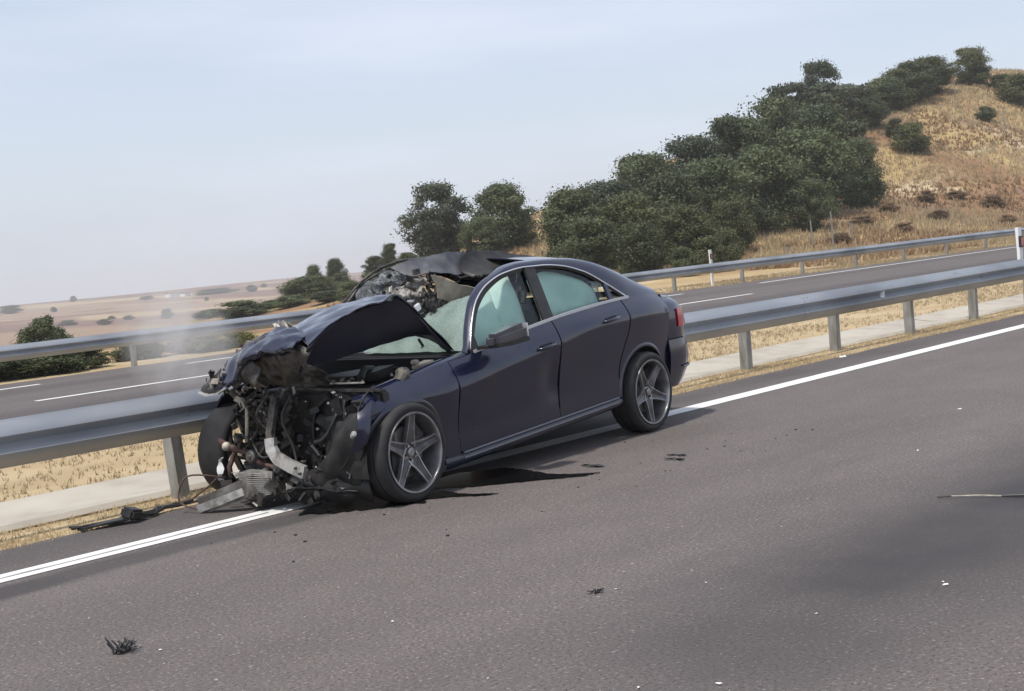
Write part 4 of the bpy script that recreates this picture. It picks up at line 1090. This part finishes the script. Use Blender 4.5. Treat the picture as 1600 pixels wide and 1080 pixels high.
# bent aluminium crash bar
mb = MB(); mb.bar([(3.10, .05, .73), (3.13, .045, .62), (3.16, .035, .50), (3.17, .05, .42)], .055, .035, up=(1, 0, 0)); mb.build('crash_bar_stub', 'grime', car)
mb = MB(); mb.bar([(3.17, .045, .47), (3.18, .055, .40), (3.20, .12, .345), (3.20, .24, .295), (3.19, .355, .255)], .085, .03, up=(1, .1, 0)); cb = mb.build('crash_bar', 'alu', car)
for y_, z_ in ((.30, .285), (.335, .25)):
    mb = MB(); mb.tube([(3.20, y_, z_), (3.225, y_, z_)], .008, 8); mb.build('bolt_hole', 'black', cb)
# suspension tower and crushed stack
rr = random.Random(5)
mb = MB()
for k in range(12):
    z = .42+k*.028; mb.box((2.98+rr.uniform(-.02, .02), -.20+rr.uniform(-.025, .025), z), (.14, rr.uniform(.14, .20), .016), rot=rotm(rr.uniform(-.15, .15), rr.uniform(-.1, .1), rr.uniform(-.3, .3)))
mb.build('crushed_fin_stack', 'grime', car)
mb = MB(); mb.tube([(3.10, -.27, .72), (3.12, -.21, .655), (3.11, -.235, .56), (3.10, -.265, .43)], .013, 7); mb.build('cream_hose', 'cream', car, smooth=True)
mb = MB(); mb.bar([(3.11, -.33, .73), (3.12, -.27, .715), (3.13, -.23, .66)], .04, .01, up=(1, 0, .2)); mb.build('white_bracket', 'cream', car)
mb = MB(); mb.tube([(2.98, -.36, .72), (3.0, -.34, .55), (3.0, -.33, .40)], [.04, .035, .045], 10); mb.build('damper', 'dark_metal', car, smooth=True)
mb = MB(); pts = [(3.0+.055*math.cos(t), -.32+.055*math.sin(t), .42+.26*t/40) for t in np.arange(0, 40, .6)]; mb.tube(pts, .008, 6); mb.build('spring', 'dark_metal', car, smooth=True)
mb = MB(); mb.tube([(3.12, -.52, .44), (3.11, -.42, .39), (3.10, -.30, .36), (3.08, -.15, .33)], [.018, .026, .02, .02], 8); mb.tube([(3.10, -.30, .38), (3.1, -.16, .29), (3.08, .0, .245), (3.05, .15, .23)], .02, 8); mb.tube([(3.10, -.38, .38), (3.13, -.43, .26), (3.15, -.40, .19)], .018, 8); mb.build('control_arm', 'rust', car, smooth=True)
mb = MB(); bmesh.ops.create_icosphere(mb.bm, subdivisions=2, radius=.032); [setattr(v, 'co', v.co+Vector((3.13, -.44, .40))) for v in mb.bm.verts]; mb.build('ball_joint', 'cream', car, smooth=True)
for (y, z, r_) in ((-.21, .335, .045), (.035, .265, .04)):
    mb = MB(); mb.lathe([(0, .03), (.012, .03), (.016, .02), (r_*.8, .02), (r_, .01), (r_, -.03)], 18)
    for v in mb.bm.verts: v.co = Vector((3.12+v.co.y, y+v.co.x, z+v.co.z))
    mb.build('pulley', 'alu_dirty', car, smooth=True, ang=30)
# white shred seen inside the far wheel
sheet('white_plastic_shred', [[(3.07, -.585, .30), (3.05, -.56, .30)], [(3.13, -.58, .22), (3.07, -.56, .21)], [(3.09, -.58, .14), (3.06, -.56, .13)]], 'white', 8, 6, .014, 34, 4, .004)
# condenser core bent down with fins
cond = sheet('condenser', [[(3.22, -.27, .225), (3.22, -.13, .262), (3.22, .0, .262), (3.21, .085, .255)], [(3.24, -.20, .19), (3.25, -.11, .20), (3.25, .0, .19), (3.23, .085, .19)], [(3.24, -.16, .165), (3.26, -.10, .14), (3.26, -.01, .10), (3.24, .085, .115)]], 'alu_dirty', 8, 10, .003, 20, 4, .02)
mb = MB()
for k in range(11):
    z = .115+k*.0135; mb.bar([(3.262, max(-.26, -.02-(z-.10)*1.6), z), (3.265, .0, z), (3.25, .082, z)], .010, .004)
mb.build('fin', 'alu', cond)
# torn beam hanging to the ground
mb = MB(); mb.bar([(3.40, -.44, .045), (3.33, -.27, .10), (3.24, -.10, .17), (3.18, .02, .225)], .035, .12, up=(.3, -.5, 1)); tb = mb.build('torn_beam', 'alu_dirty', car)
mb = MB(); mb.bar([(3.435, -.43, .03), (3.38, -.27, .08), (3.30, -.12, .135)], .02, .05, up=(.3, -.5, 1)); mb.build('beam_flange', 'alu', tb)
# undertray and front lower mass
sheet('undertray', [[(3.18, -.30, .09), (3.22, 0, .085), (3.20, .3, .14), (3.08, .70, .12)], [(3.05, -.35, .11), (3.05, 0, .12), (3.02, .3, .13), (2.95, .72, .10)], [(2.6, -.4, .15), (2.6, 0, .15), (2.6, .3, .15), (2.55, .60, .14)]], 'black', 14, 20, .012, 14, 9, .008)
sheet('splash_shield', [[(3.02, .02, .26), (3.05, .25, .24), (3.05, .5, .26), (3.0, .76, .28)], [(3.08, .02, .14), (3.12, .25, .12), (3.12, .5, .13), (3.05, .78, .15)], [(3.02, .0, .03), (3.06, .25, .03), (3.06, .5, .035), (3.0, .76, .04)]], 'black', 12, 20, .014, 15, 44, .008)
sheet('torn_bumper_skin', [[(3.10, .78, .62), (3.13, .86, .50), (3.12, .80, .36), (3.08, .72, .20), (3.02, .68, .10)], [(3.12, .60, .56), (3.15, .64, .44), (3.14, .56, .30), (3.12, .45, .18), (3.08, .42, .10)], [(3.06, .46, .40), (3.08, .44, .34), (3.10, .36, .24), (3.10, .28, .16), (3.06, .22, .11)]], 'black', 14, 18, .014, 16, 14, .008)
sheet('bumper_corner', [[(3.05, .875, .69), (3.10, .90, .60), (3.13, .88, .50), (3.14, .82, .40)], [(3.10, .80, .66), (3.16, .84, .56), (3.17, .80, .46), (3.16, .74, .36)]], 'paint', 12, 14, .008, 14, 6, .008)
mb = MB(); mb.box((3.175, .80, .50), (.03, .055, .035), rot=rotm(.5, 0, -.5), bev=.006); mb.build('fog_lamp_shard', 'alu', car)
mb = MB(); mb.bar([(3.0, .80, .66), (3.04, .70, .58), (3.06, .58, .50), (3.05, .50, .43)], .05, .03, up=(1, 0, 0)); mb.tube([(2.98, .76, .60), (3.04, .66, .50), (3.06, .52, .38)], .03, 8); mb.build('headlamp_duct', 'grime', car)
mb = MB(); mb.box((2.98, .30, .30), (.12, .09, .16), rot=rotm(.2, .1, .3), bev=.02); mb.tube([(3.04, .37, .22), (3.05, .38, .34)], .03, 8); mb.build('coolant_pump', 'dark_metal', car)
# wires and hoses
def hose(pts, r=.006, m='black', nm='hose'):
    mb = MB(); P = [p[0] for p in resample([[p, p] for p in pts], 18, 1)]; mb.tube(P, r, 6); return mb.build(nm, m, car, smooth=True)
hose([(3.12, .74, .46), (3.13, .66, .30), (3.12, .50, .25), (3.12, .36, .28)]); hose([(3.10, .60, .62), (3.14, .52, .48), (3.12, .40, .44)], .012)
hose([(3.10, .20, .74), (3.16, .16, .60), (3.12, .20, .40), (3.16, .26, .22)], .01); hose([(3.05, -.05, .76), (3.14, -.10, .62), (3.10, -.04, .48), (3.14, -.12, .34)], .01, 'grime')
hose([(3.0, -.15, .80), (3.12, -.22, .70), (3.10, -.14, .55), (3.14, -.18, .44)], .006, 'rust'); hose([(3.20, -.40, .20), (3.40, -.55, .24), (3.46, -.58, .08), (3.42, -.40, .02)], .006, 'rust')
hose([(3.10, .10, .40), (3.18, -.02, .34), (3.16, -.12, .40), (3.10, -.22, .50)], .009)
hose([(2.95, .80, .78), (3.10, .84, .72), (3.12, .76, .56), (3.16, .66, .50)], .007)
# many small broken bits in the open front
def bits(name, n, box, size, m, seed, parent=car):
    r = random.Random(seed); b = MB()
    for k in range(n):
        c = [r.uniform(a, c_) for a, c_ in box]; s_ = size*r.uniform(.4, 1.6)
        b.box(c, (s_*r.uniform(.3, 1.5), s_*r.uniform(.3, 1.5), s_*r.uniform(.15, .7)), rot=rotm(r.uniform(0, 6), r.uniform(0, 6), r.uniform(0, 6)))
    return tag(b.build(name, m, parent), kind='stuff')
bits('broken_fragments', 150, ((2.9, 3.12), (-.42, .12), (.15, .82)), .045, 'dark_metal', 3)
bits('metal_splinters', 60, ((3.0, 3.14), (-.38, .05), (.35, .86)), .028, 'grime', 4)
bits('bright_splinters', 22, ((3.05, 3.16), (-.36, .0), (.4, .90)), .018, 'alu', 6)
bits('plastic_shards', 70, ((2.92, 3.10), (.10, .78), (.12, .76)), .05, 'black', 7)
bits('bright_shards', 26, ((2.98, 3.12), (.12, .80), (.16, .80)), .014, 'alu', 8)
bits('glass_crumbs', 22, ((2.45, 2.95), (.15, .62), (.775, .80)), .018, 'cream', 9)
bits('torn_clips', 26, ((3.27, 3.35), (-.38, -.15), (.78, .95)), .024, 'dark_metal', 10)
bits('low_fragments', 60, ((2.9, 3.3), (-.35, .6), (.04, .2)), .05, 'dark_metal', 12)

# ---- windshield (near part whole, far part torn) and roof wreck
wsn = []
for k in range(8):
    t = k/7; yy = YC0+.67-t*.98; ar = .10*(1-abs(yy-YC0)/.7)
    b0 = Vector((1.92-.04*t, yy, .89)); t0 = Vector((1.63-.13*smooth(t*1.4)+ar*0, YC0+.575-t*.85, 1.26-.11*smooth(t*1.3)))
    if k == 7: t0 = b0.lerp(t0, .6)
    wsn.append([b0+Vector((ar*.3, 0, 0)), b0.lerp(t0, .33)+Vector((.03, 0, .02)), b0.lerp(t0, .66)+Vector((.035, 0, .02)), t0])
sheet('windshield', wsn, 'windshield', 24, 18, .004, 10, 2, .005)
# deployed bags behind the glass
def cushion(name, c, s, m):
    mb = MB(); bmesh.ops.create_uvsphere(mb.bm, u_segments=24, v_segments=16, radius=1)
    for v in mb.bm.verts:
        n = 1+.08*math.sin(5*v.co.x+3*v.co.z)+.06*math.sin(7*v.co.y+2)
        v.co = Vector((c[0]+v.co.x*s[0]*n, c[1]+v.co.y*s[1]*n, c[2]+v.co.z*s[2]*n))
    return mb.build(name, m, car, smooth=True)
cushion('driver_airbag', (1.42, .42, 1.02), (.13, .24, .19), 'airbag')
cushion('passenger_airbag', (1.50, -.28, 1.0), (.15, .30, .20), 'airbag')
sheet('headlining_flap', [[(1.56, .18, 1.425), (1.42, .22, 1.375), (1.28, .25, 1.325), (1.18, .28, 1.30)], [(1.52, .17, 1.34), (1.40, .20, 1.305), (1.28, .23, 1.27), (1.17, .26, 1.255)], [(1.48, .15, 1.25), (1.38, .18, 1.215), (1.27, .22, 1.20), (1.16, .25, 1.20)]], 'headliner', 14, 16, .007, 14, 3, .012)
# peeled roof skin: a dark lifted leaf seen from below and a paler leaf folded the other way
peel = sheet('peeled_roof_skin', [
    [(1.03, .10, 1.575), (.90, .12, 1.577), (.72, .20, 1.548), (.52, .30, 1.500), (.36, .40, 1.467)],
    [(1.12, .10, 1.515), (.98, .14, 1.50), (.84, .24, 1.485), (.68, .34, 1.465), (.50, .44, 1.455)],
    [(1.16, .14, 1.44), (1.06, .20, 1.43), (.95, .32, 1.42), (.86, .40, 1.415), (.76, .46, 1.425)],
    [(1.14, .18, 1.385), (1.10, .28, 1.39), (1.06, .38, 1.395), (1.02, .46, 1.40), (1.0, .50, 1.41)]], 'black', 22, 26, .006, 18, 5, .006)
sheet('folded_roof_skin', [
    [(1.00, .06, 1.572), (1.12, .02, 1.575), (1.28, -.04, 1.572), (1.45, -.10, 1.545), (1.60, -.18, 1.50)],
    [(1.03, .09, 1.50), (1.16, .06, 1.50), (1.30, .02, 1.495), (1.44, -.04, 1.475), (1.56, -.10, 1.45)],
    [(1.10, .12, 1.40), (1.20, .10, 1.415), (1.32, .06, 1.425), (1.42, .02, 1.43), (1.50, -.04, 1.43)]], 'dusty_paint', 16, 20, .010, 15, 15, .008)
sheet('roof_front_edge', [
    [(1.12, .05, 1.37), (1.05, .20, 1.36), (1.08, .36, 1.37), (1.16, .50, 1.395)],
    [(1.20, .05, 1.40), (1.16, .20, 1.385), (1.18, .36, 1.385), (1.22, .52, 1.40)]], 'dark_metal', 10, 20, .010, 22, 7, .010)
# ribbed rim strips and shattered laminated glass draped at the far corner
for a, b_ in ((0, 0), (.05, -.05), (.10, -.08)):
    hose([(1.20-a, -.15+b_, 1.56+b_*.3), (1.45-a*.5, -.25, 1.545+b_*.5), (1.65, -.32+b_, 1.48+b_), (1.78+a*.4, -.38, 1.38+b_*.7), (1.86+a*.5, -.45, 1.27+b_)], .010, 'dark_metal', 'roof_seal')
M['shatter'] = mat('shattered_laminate', (.05, .055, .06), .35, 0, (.20, .215, .225), 34, 6, bump=.01, lo=.50, hi=.62)
M['shatter_pale'] = mat('shattered_laminate_pale', (.13, .12, .11), .45, 0, (.40, .38, .35), 30, 6, bump=.01, lo=.45, hi=.6)
sheet('shattered_glass_sheet', [
    [(1.40, -.20, 1.50), (1.60, -.28, 1.455), (1.74, -.36, 1.38), (1.84, -.44, 1.26)],
    [(1.42, -.12, 1.45), (1.58, -.20, 1.415), (1.70, -.26, 1.35), (1.78, -.34, 1.25)],
    [(1.44, -.05, 1.40), (1.54, -.12, 1.37), (1.62, -.18, 1.31), (1.70, -.24, 1.23)]], 'shatter', 22, 26, .014, 30, 17, .006)
sheet('shattered_glass_sheet', [
    [(1.44, .0, 1.41), (1.55, -.07, 1.38), (1.66, -.15, 1.32), (1.76, -.22, 1.255)],
    [(1.46, .02, 1.34), (1.55, -.04, 1.32), (1.64, -.10, 1.28), (1.72, -.17, 1.235)],
    [(1.46, .03, 1.26), (1.54, -.02, 1.25), (1.60, -.06, 1.235), (1.66, -.10, 1.22)]], 'shatter_pale', 20, 22, .014, 34, 19, .006)
bits('roof_fragments', 70, ((1.20, 1.72), (-.30, .10), (1.20, 1.46)), .035, 'dark_metal', 13)
bits('pale_roof_splinters', 34, ((1.30, 1.72), (-.22, .06), (1.20, 1.44)), .024, 'cream', 14)
bits('dark_shreds', 60, ((1.40, 1.66), (.0, .25), (1.13, 1.22)), .035, 'black', 15)
mb = MB(); mb.box((1.76, .19, 1.205), (.07, .02, .055), rot=rotm(.1, .3, .1), bev=.008); mb.build('white_sensor_cover', 'white', car)
for pts in ([(1.3, .05, 1.3), (1.5, -.1, 1.22), (1.6, -.05, 1.14), (1.75, -.15, 1.2)], [(1.2, .15, 1.36), (1.4, .1, 1.3), (1.45, .0, 1.2), (1.3, .05, 1.12)]): hose(pts, .006, 'black', 'wire')

# ------------------------------------------------------------------ fluid, debris on the road
def blob(name, pts, z, m, label, cat='stain', jag=.03, seed=1):
    r = random.Random(seed); n = len(pts); out_ = []
    for i in range(n):
        a, b = Vector(pts[i]), Vector(pts[(i+1) % n])
        for k in range(8):
            p = a.lerp(b, k/8); out_.append((p.x+r.uniform(-jag, jag), p.y+r.uniform(-jag, jag), z))
    c = sum((Vector(p) for p in out_), Vector())/len(out_)
    mb = MB(); vs = [mb.bm.verts.new(p) for p in out_]; cc = mb.bm.verts.new(c)
    for i in range(len(vs)): mb.bm.faces.new((vs[i], vs[(i+1) % len(vs)], cc))
    o = mb.build(name, m); return tag(o, label, cat)
blob('fluid_puddle', [(7.42, 5.97), (7.30, 6.10), (7.28, 6.35), (7.36, 6.6), (7.4, 6.85), (7.1, 7.05), (6.75, 7.0), (6.60, 6.75), (6.72, 6.55), (6.90, 6.38), (7.08, 6.20), (7.25, 6.02)], .006, 'oil', 'black oil puddle spreading from under the sill between the wheels', jag=.012)
blob('fluid_puddle', [(6.60, 6.17), (6.52, 6.30), (6.50, 6.45), (6.55, 6.62), (6.35, 6.70), (6.28, 6.55), (6.40, 6.40), (6.50, 6.22)], .006, 'oil', 'small black wet streak beside the front wheel', jag=.015, seed=3)
blob('fluid_puddle', [(6.5, 6.7), (6.4, 7.0), (6.3, 7.17), (6.0, 7.18), (5.75, 7.12), (5.62, 7.0), (5.75, 6.82), (5.98, 6.62), (6.2, 6.45)], .005, 'oil', 'black fluid pool under the crushed engine bay', jag=.03, seed=4)
for i, (x, y, l) in enumerate(((8.15, 5.86, 'thin dark fluid streak on the asphalt right of the big puddle'), (8.0, 5.78, 'short dark fluid streak just below the thin one'), (7.62, 6.22, 'small dark drip mark near the puddle tip'))):
    blob('fluid_drip', [(x-.02, y-.10), (x+.05, y-.02), (x+.04, y+.10), (x-.03, y+.05)], .004, 'damp', l, jag=.03, seed=20+i)

def shreds(name, x, y, s, n, m, label, seed, flat=.4, rz=0):
    r = random.Random(seed); root = empty(name, (x, y, 0), rz); tag(root, label, 'debris')
    b = MB()
    for k in range(n):
        a = r.uniform(0, 6.28); L = s*r.uniform(.3, 1); z = r.uniform(.005, s*flat)
        p0 = Vector((r.uniform(-s, s)*.6, r.uniform(-s, s)*.5, z*.4)); p1 = p0+Vector((L*math.cos(a)*.5, L*math.sin(a)*.5, r.uniform(-.1, .5)*s*flat)); p2 = p1+Vector((L*.3*math.cos(a+1), L*.3*math.sin(a+1), r.uniform(-.3, .5)*s*flat))
        for p in (p0, p1, p2): p.z = max(.004, p.z)
        b.bar([p0, p1, p2], s*r.uniform(.06, .2), s*.04)
    b.build('fragment', m, root)
    c = MB(); c.box((0, 0, s*.09), (s*.6, s*.4, s*.16), rot=rotm(.1, .1, .5), bev=s*.03); c.build('lump', m, root)
    return root
shreds('rubber_debris', 3.22, 5.27, .075, 26, 'black', 'black spiky lump of torn plastic in the lower left of the road', 1, .8)
shreds('rubber_debris', 4.83, 3.97, .05, 10, 'black', 'small flat black scrap in the middle foreground', 2, .4)
# bundle dragged along the asphalt edge
root = empty('torn_wiring_loom', (5.0, 8.06, 0)); tag(root, 'black torn wiring and plastic strip lying along the asphalt edge left of the car', 'debris')
b = MB(); r = random.Random(9)
for k in range(9):
    P = [Vector((4.72+.13*i-5.0+r.uniform(-.02, .02), 8.14-8.06-.05*math.sin(i*.9+k)+.06*i/9*(1)+r.uniform(-.03, .03)-(.07 if 1 < i < 5 else 0), .012+.02*r.random()+(.03 if i == 3 else 0))) for i in range(r.randint(4, 9))]
    b.tube(P, r.uniform(.006, .014), 6)
b.build('cable', 'black', root)
b = MB(); b.bar([(-.28, .09, .015), (-.12, .02, .03), (.02, -.02, .035), (.16, -.01, .02)], .09, .012); b.box((.06, -.03, .06), (.14, .10, .07), rot=rotm(.3, .2, .4), bev=.015); b.build('plastic_strip', 'black', root)
b = MB(); b.tube([(.5, .1, .02), (.62, .12, .03), (.72, .02, .12), (.80, -.06, .22)], .007, 6); b.build('cable_end', 'rust', root)
# branch on the road at right
root = empty('broken_branch', (7.3, 3.2, 0)); tag(root, 'thin broken stick lying on the road at the right edge', 'debris')
b = MB(); b.tube([(-.05, .20, .012), (.0, .06, .014), (.03, -.06, .012)], [.003, .0045, .004], 6); b.build('pale_piece', 'cream', root)
b = MB(); b.tube([(-.09, .26, .010), (-.05, .195, .012)], .004, 6); b.build('dark_piece', 'black', root)
b = MB(); b.tube([(.03, -.055, .012), (.08, -.2, .014), (.15, -.45, .013)], [.006, .009, .008], 6); b.build('dark_piece', 'black', root)
def chip(x, y, s, label, m='white', seed=0):
    r = random.Random(seed+int(x*100)); root = MB()
    pts = [(s*r.uniform(.4, .8)*math.cos(a)*1.5, s*r.uniform(.3, .6)*math.sin(a)) for a in np.arange(0, 6.2, 1.0)]
    bot = [root.bm.verts.new((px, py_, .005)) for px, py_ in pts]; top = [root.bm.verts.new((px*.8, py_*.8, .005+s*r.uniform(.15, .35))) for px, py_ in pts]
    root.bm.faces.new(bot[::-1]); root.bm.faces.new(top)
    for i in range(len(pts)): root.bm.faces.new((bot[i], bot[(i+1) % len(pts)], top[(i+1) % len(pts)], top[i]))
    o = root.build('plastic_chip', m); o.location = (x, y, 0); o.rotation_euler = (0, 0, r.uniform(0, 3)); return tag(o, label, 'debris', 'small white chips on the road')
chip(5.51, 2.63, .018, 'largest white chip, in the dark band at lower right'); chip(5.55, 2.66, .009, 'tiny white chip touching the largest one')
chip(4.06, 4.50, .009, 'white chip in the left middle foreground'); chip(3.82, 2.99, .010, 'white chip at the bottom edge just left of the centre right')
chip(3.98, 2.76, .014, 'flat white chip cut by the bottom edge of the frame'); chip(8.66, 4.27, .014, 'white chip far right of the car on the open lane'); chip(10.57, 4.83, .02, 'thin white chip nearest the solid line at right')
chip(3.30, 5.13, .008, 'white chip beside the spiky black lump'); chip(4.9, 2.9, .006, 'tiny white speck at lower right of the frame'); chip(6.3, 3.9, .006, 'tiny white speck in the middle of the lane')
chip(4.90, 3.92, .006, 'tiny white speck beside the flat black scrap'); chip(5.15, 3.6, .007, 'small speck right of the flat black scrap')
o = chip(14.55, 8.02, .06, 'flat white plastic plate lying on the asphalt edge by the right guardrail posts')
b = MB()
for i in range(60):
    x, y = rng.uniform(4.5, 9.5), rng.uniform(5.2, 7.0)
    q = .003+.006*rng.random()**2; b.box((x, y, q*.4), (q*2, q*1.4, q*.8), rot=rotm(0, 0, rng.uniform(0, 3)))
tag(b.build('crumbs', 'black', None), 'tiny dark crumbs of plastic strewn on the asphalt beside the car', kind='stuff')

# ------------------------------------------------------------------ steam from the crushed front
def volume_mat(name, dens, col, scale, rad, ctr, lo, hi):
    m = bpy.data.materials.new(name); m.use_nodes = True; t = m.node_tree; t.nodes.clear()
    o = t.nodes.new('ShaderNodeOutputMaterial'); pv = t.nodes.new('ShaderNodeVolumePrincipled'); pv.inputs['Color'].default_value = (*col, 1); pv.inputs['Anisotropy'].default_value = .2
    tcn = t.nodes.new('ShaderNodeTexCoord'); n = t.nodes.new('ShaderNodeTexNoise'); n.inputs['Scale'].default_value = scale; n.inputs['Detail'].default_value = 3
    mpn = t.nodes.new('ShaderNodeMapping'); mpn.inputs['Scale'].default_value = (1, 1, .45); t.links.new(tcn.outputs['Object'], mpn.inputs[0]); t.links.new(mpn.outputs[0], n.inputs[0])
    r = t.nodes.new('ShaderNodeMapRange'); r.inputs[1].default_value = lo; r.inputs[2].default_value = hi; t.links.new(n.outputs[0], r.inputs[0])
    m2 = t.nodes.new('ShaderNodeMapping'); m2.inputs['Location'].default_value = (-ctr[0]/rad[0], -ctr[1]/rad[1], -ctr[2]/rad[2]); m2.inputs['Scale'].default_value = tuple(1/q for q in rad); t.links.new(tcn.outputs['Object'], m2.inputs[0])
    ln = t.nodes.new('ShaderNodeVectorMath'); ln.operation = 'LENGTH'; t.links.new(m2.outputs[0], ln.inputs[0])
    r2 = t.nodes.new('ShaderNodeMapRange'); r2.inputs[1].default_value = .15; r2.inputs[2].default_value = 1; r2.inputs[3].default_value = 1; r2.inputs[4].default_value = 0; t.links.new(ln.outputs['Value'], r2.inputs[0])
    a = t.nodes.new('ShaderNodeMath'); a.operation = 'MULTIPLY'; t.links.new(r.outputs[0], a.inputs[0]); t.links.new(r2.outputs[0], a.inputs[1])
    b = t.nodes.new('ShaderNodeMath'); b.operation = 'MULTIPLY'; b.inputs[1].default_value = dens; t.links.new(a.outputs[0], b.inputs[0])
    t.links.new(b.outputs[0], pv.inputs['Density']); t.links.new(pv.outputs[0], o.inputs['Volume']); return m
def steam(name, loc, rad, dens, label, lo=.35, hi=.7, rot=(0, 0, 0)):
    mb = MB(); bmesh.ops.create_icosphere(mb.bm, subdivisions=3, radius=1)
    for v in mb.bm.verts: v.co = Vector((v.co.x*rad[0], v.co.y*rad[1], v.co.z*rad[2]))
    o = mb.build(name, volume_mat(name+'_vapour', dens, (.93, .92, .91), 4.5, rad, (0, 0, 0), lo, hi), smooth=True); o.location = loc; o.rotation_euler = rot
    return tag(o, label, 'steam', None, 'stuff')
steam('smoke', (5.62, 8.12, 1.12), (.50, .38, .40), 4.2, 'pale steam drifting from the crushed front of the car', rot=(0, .5, 0))
steam('smoke', (5.75, 8.35, 1.45), (.17, .17, .60), 3.5, 'faint upright wisp of steam above the crushed front', lo=.3)

# ------------------------------------------------------------------ haze
mb = MB(); mb.box((0, 900, -25), (7600, 5000, 100)); hz = mb.build('haze', None)
m = bpy.data.materials.new('haze_air'); m.use_nodes = True; t = m.node_tree; t.nodes.clear()
o_ = t.nodes.new('ShaderNodeOutputMaterial'); pv = t.nodes.new('ShaderNodeVolumePrincipled'); pv.inputs['Color'].default_value = (.94, .97, 1, 1); pv.inputs['Density'].default_value = .00045; pv.inputs['Anisotropy'].default_value = .3
t.links.new(pv.outputs[0], o_.inputs['Volume']); hz.data.materials.append(m); tag(hz, kind='stuff')
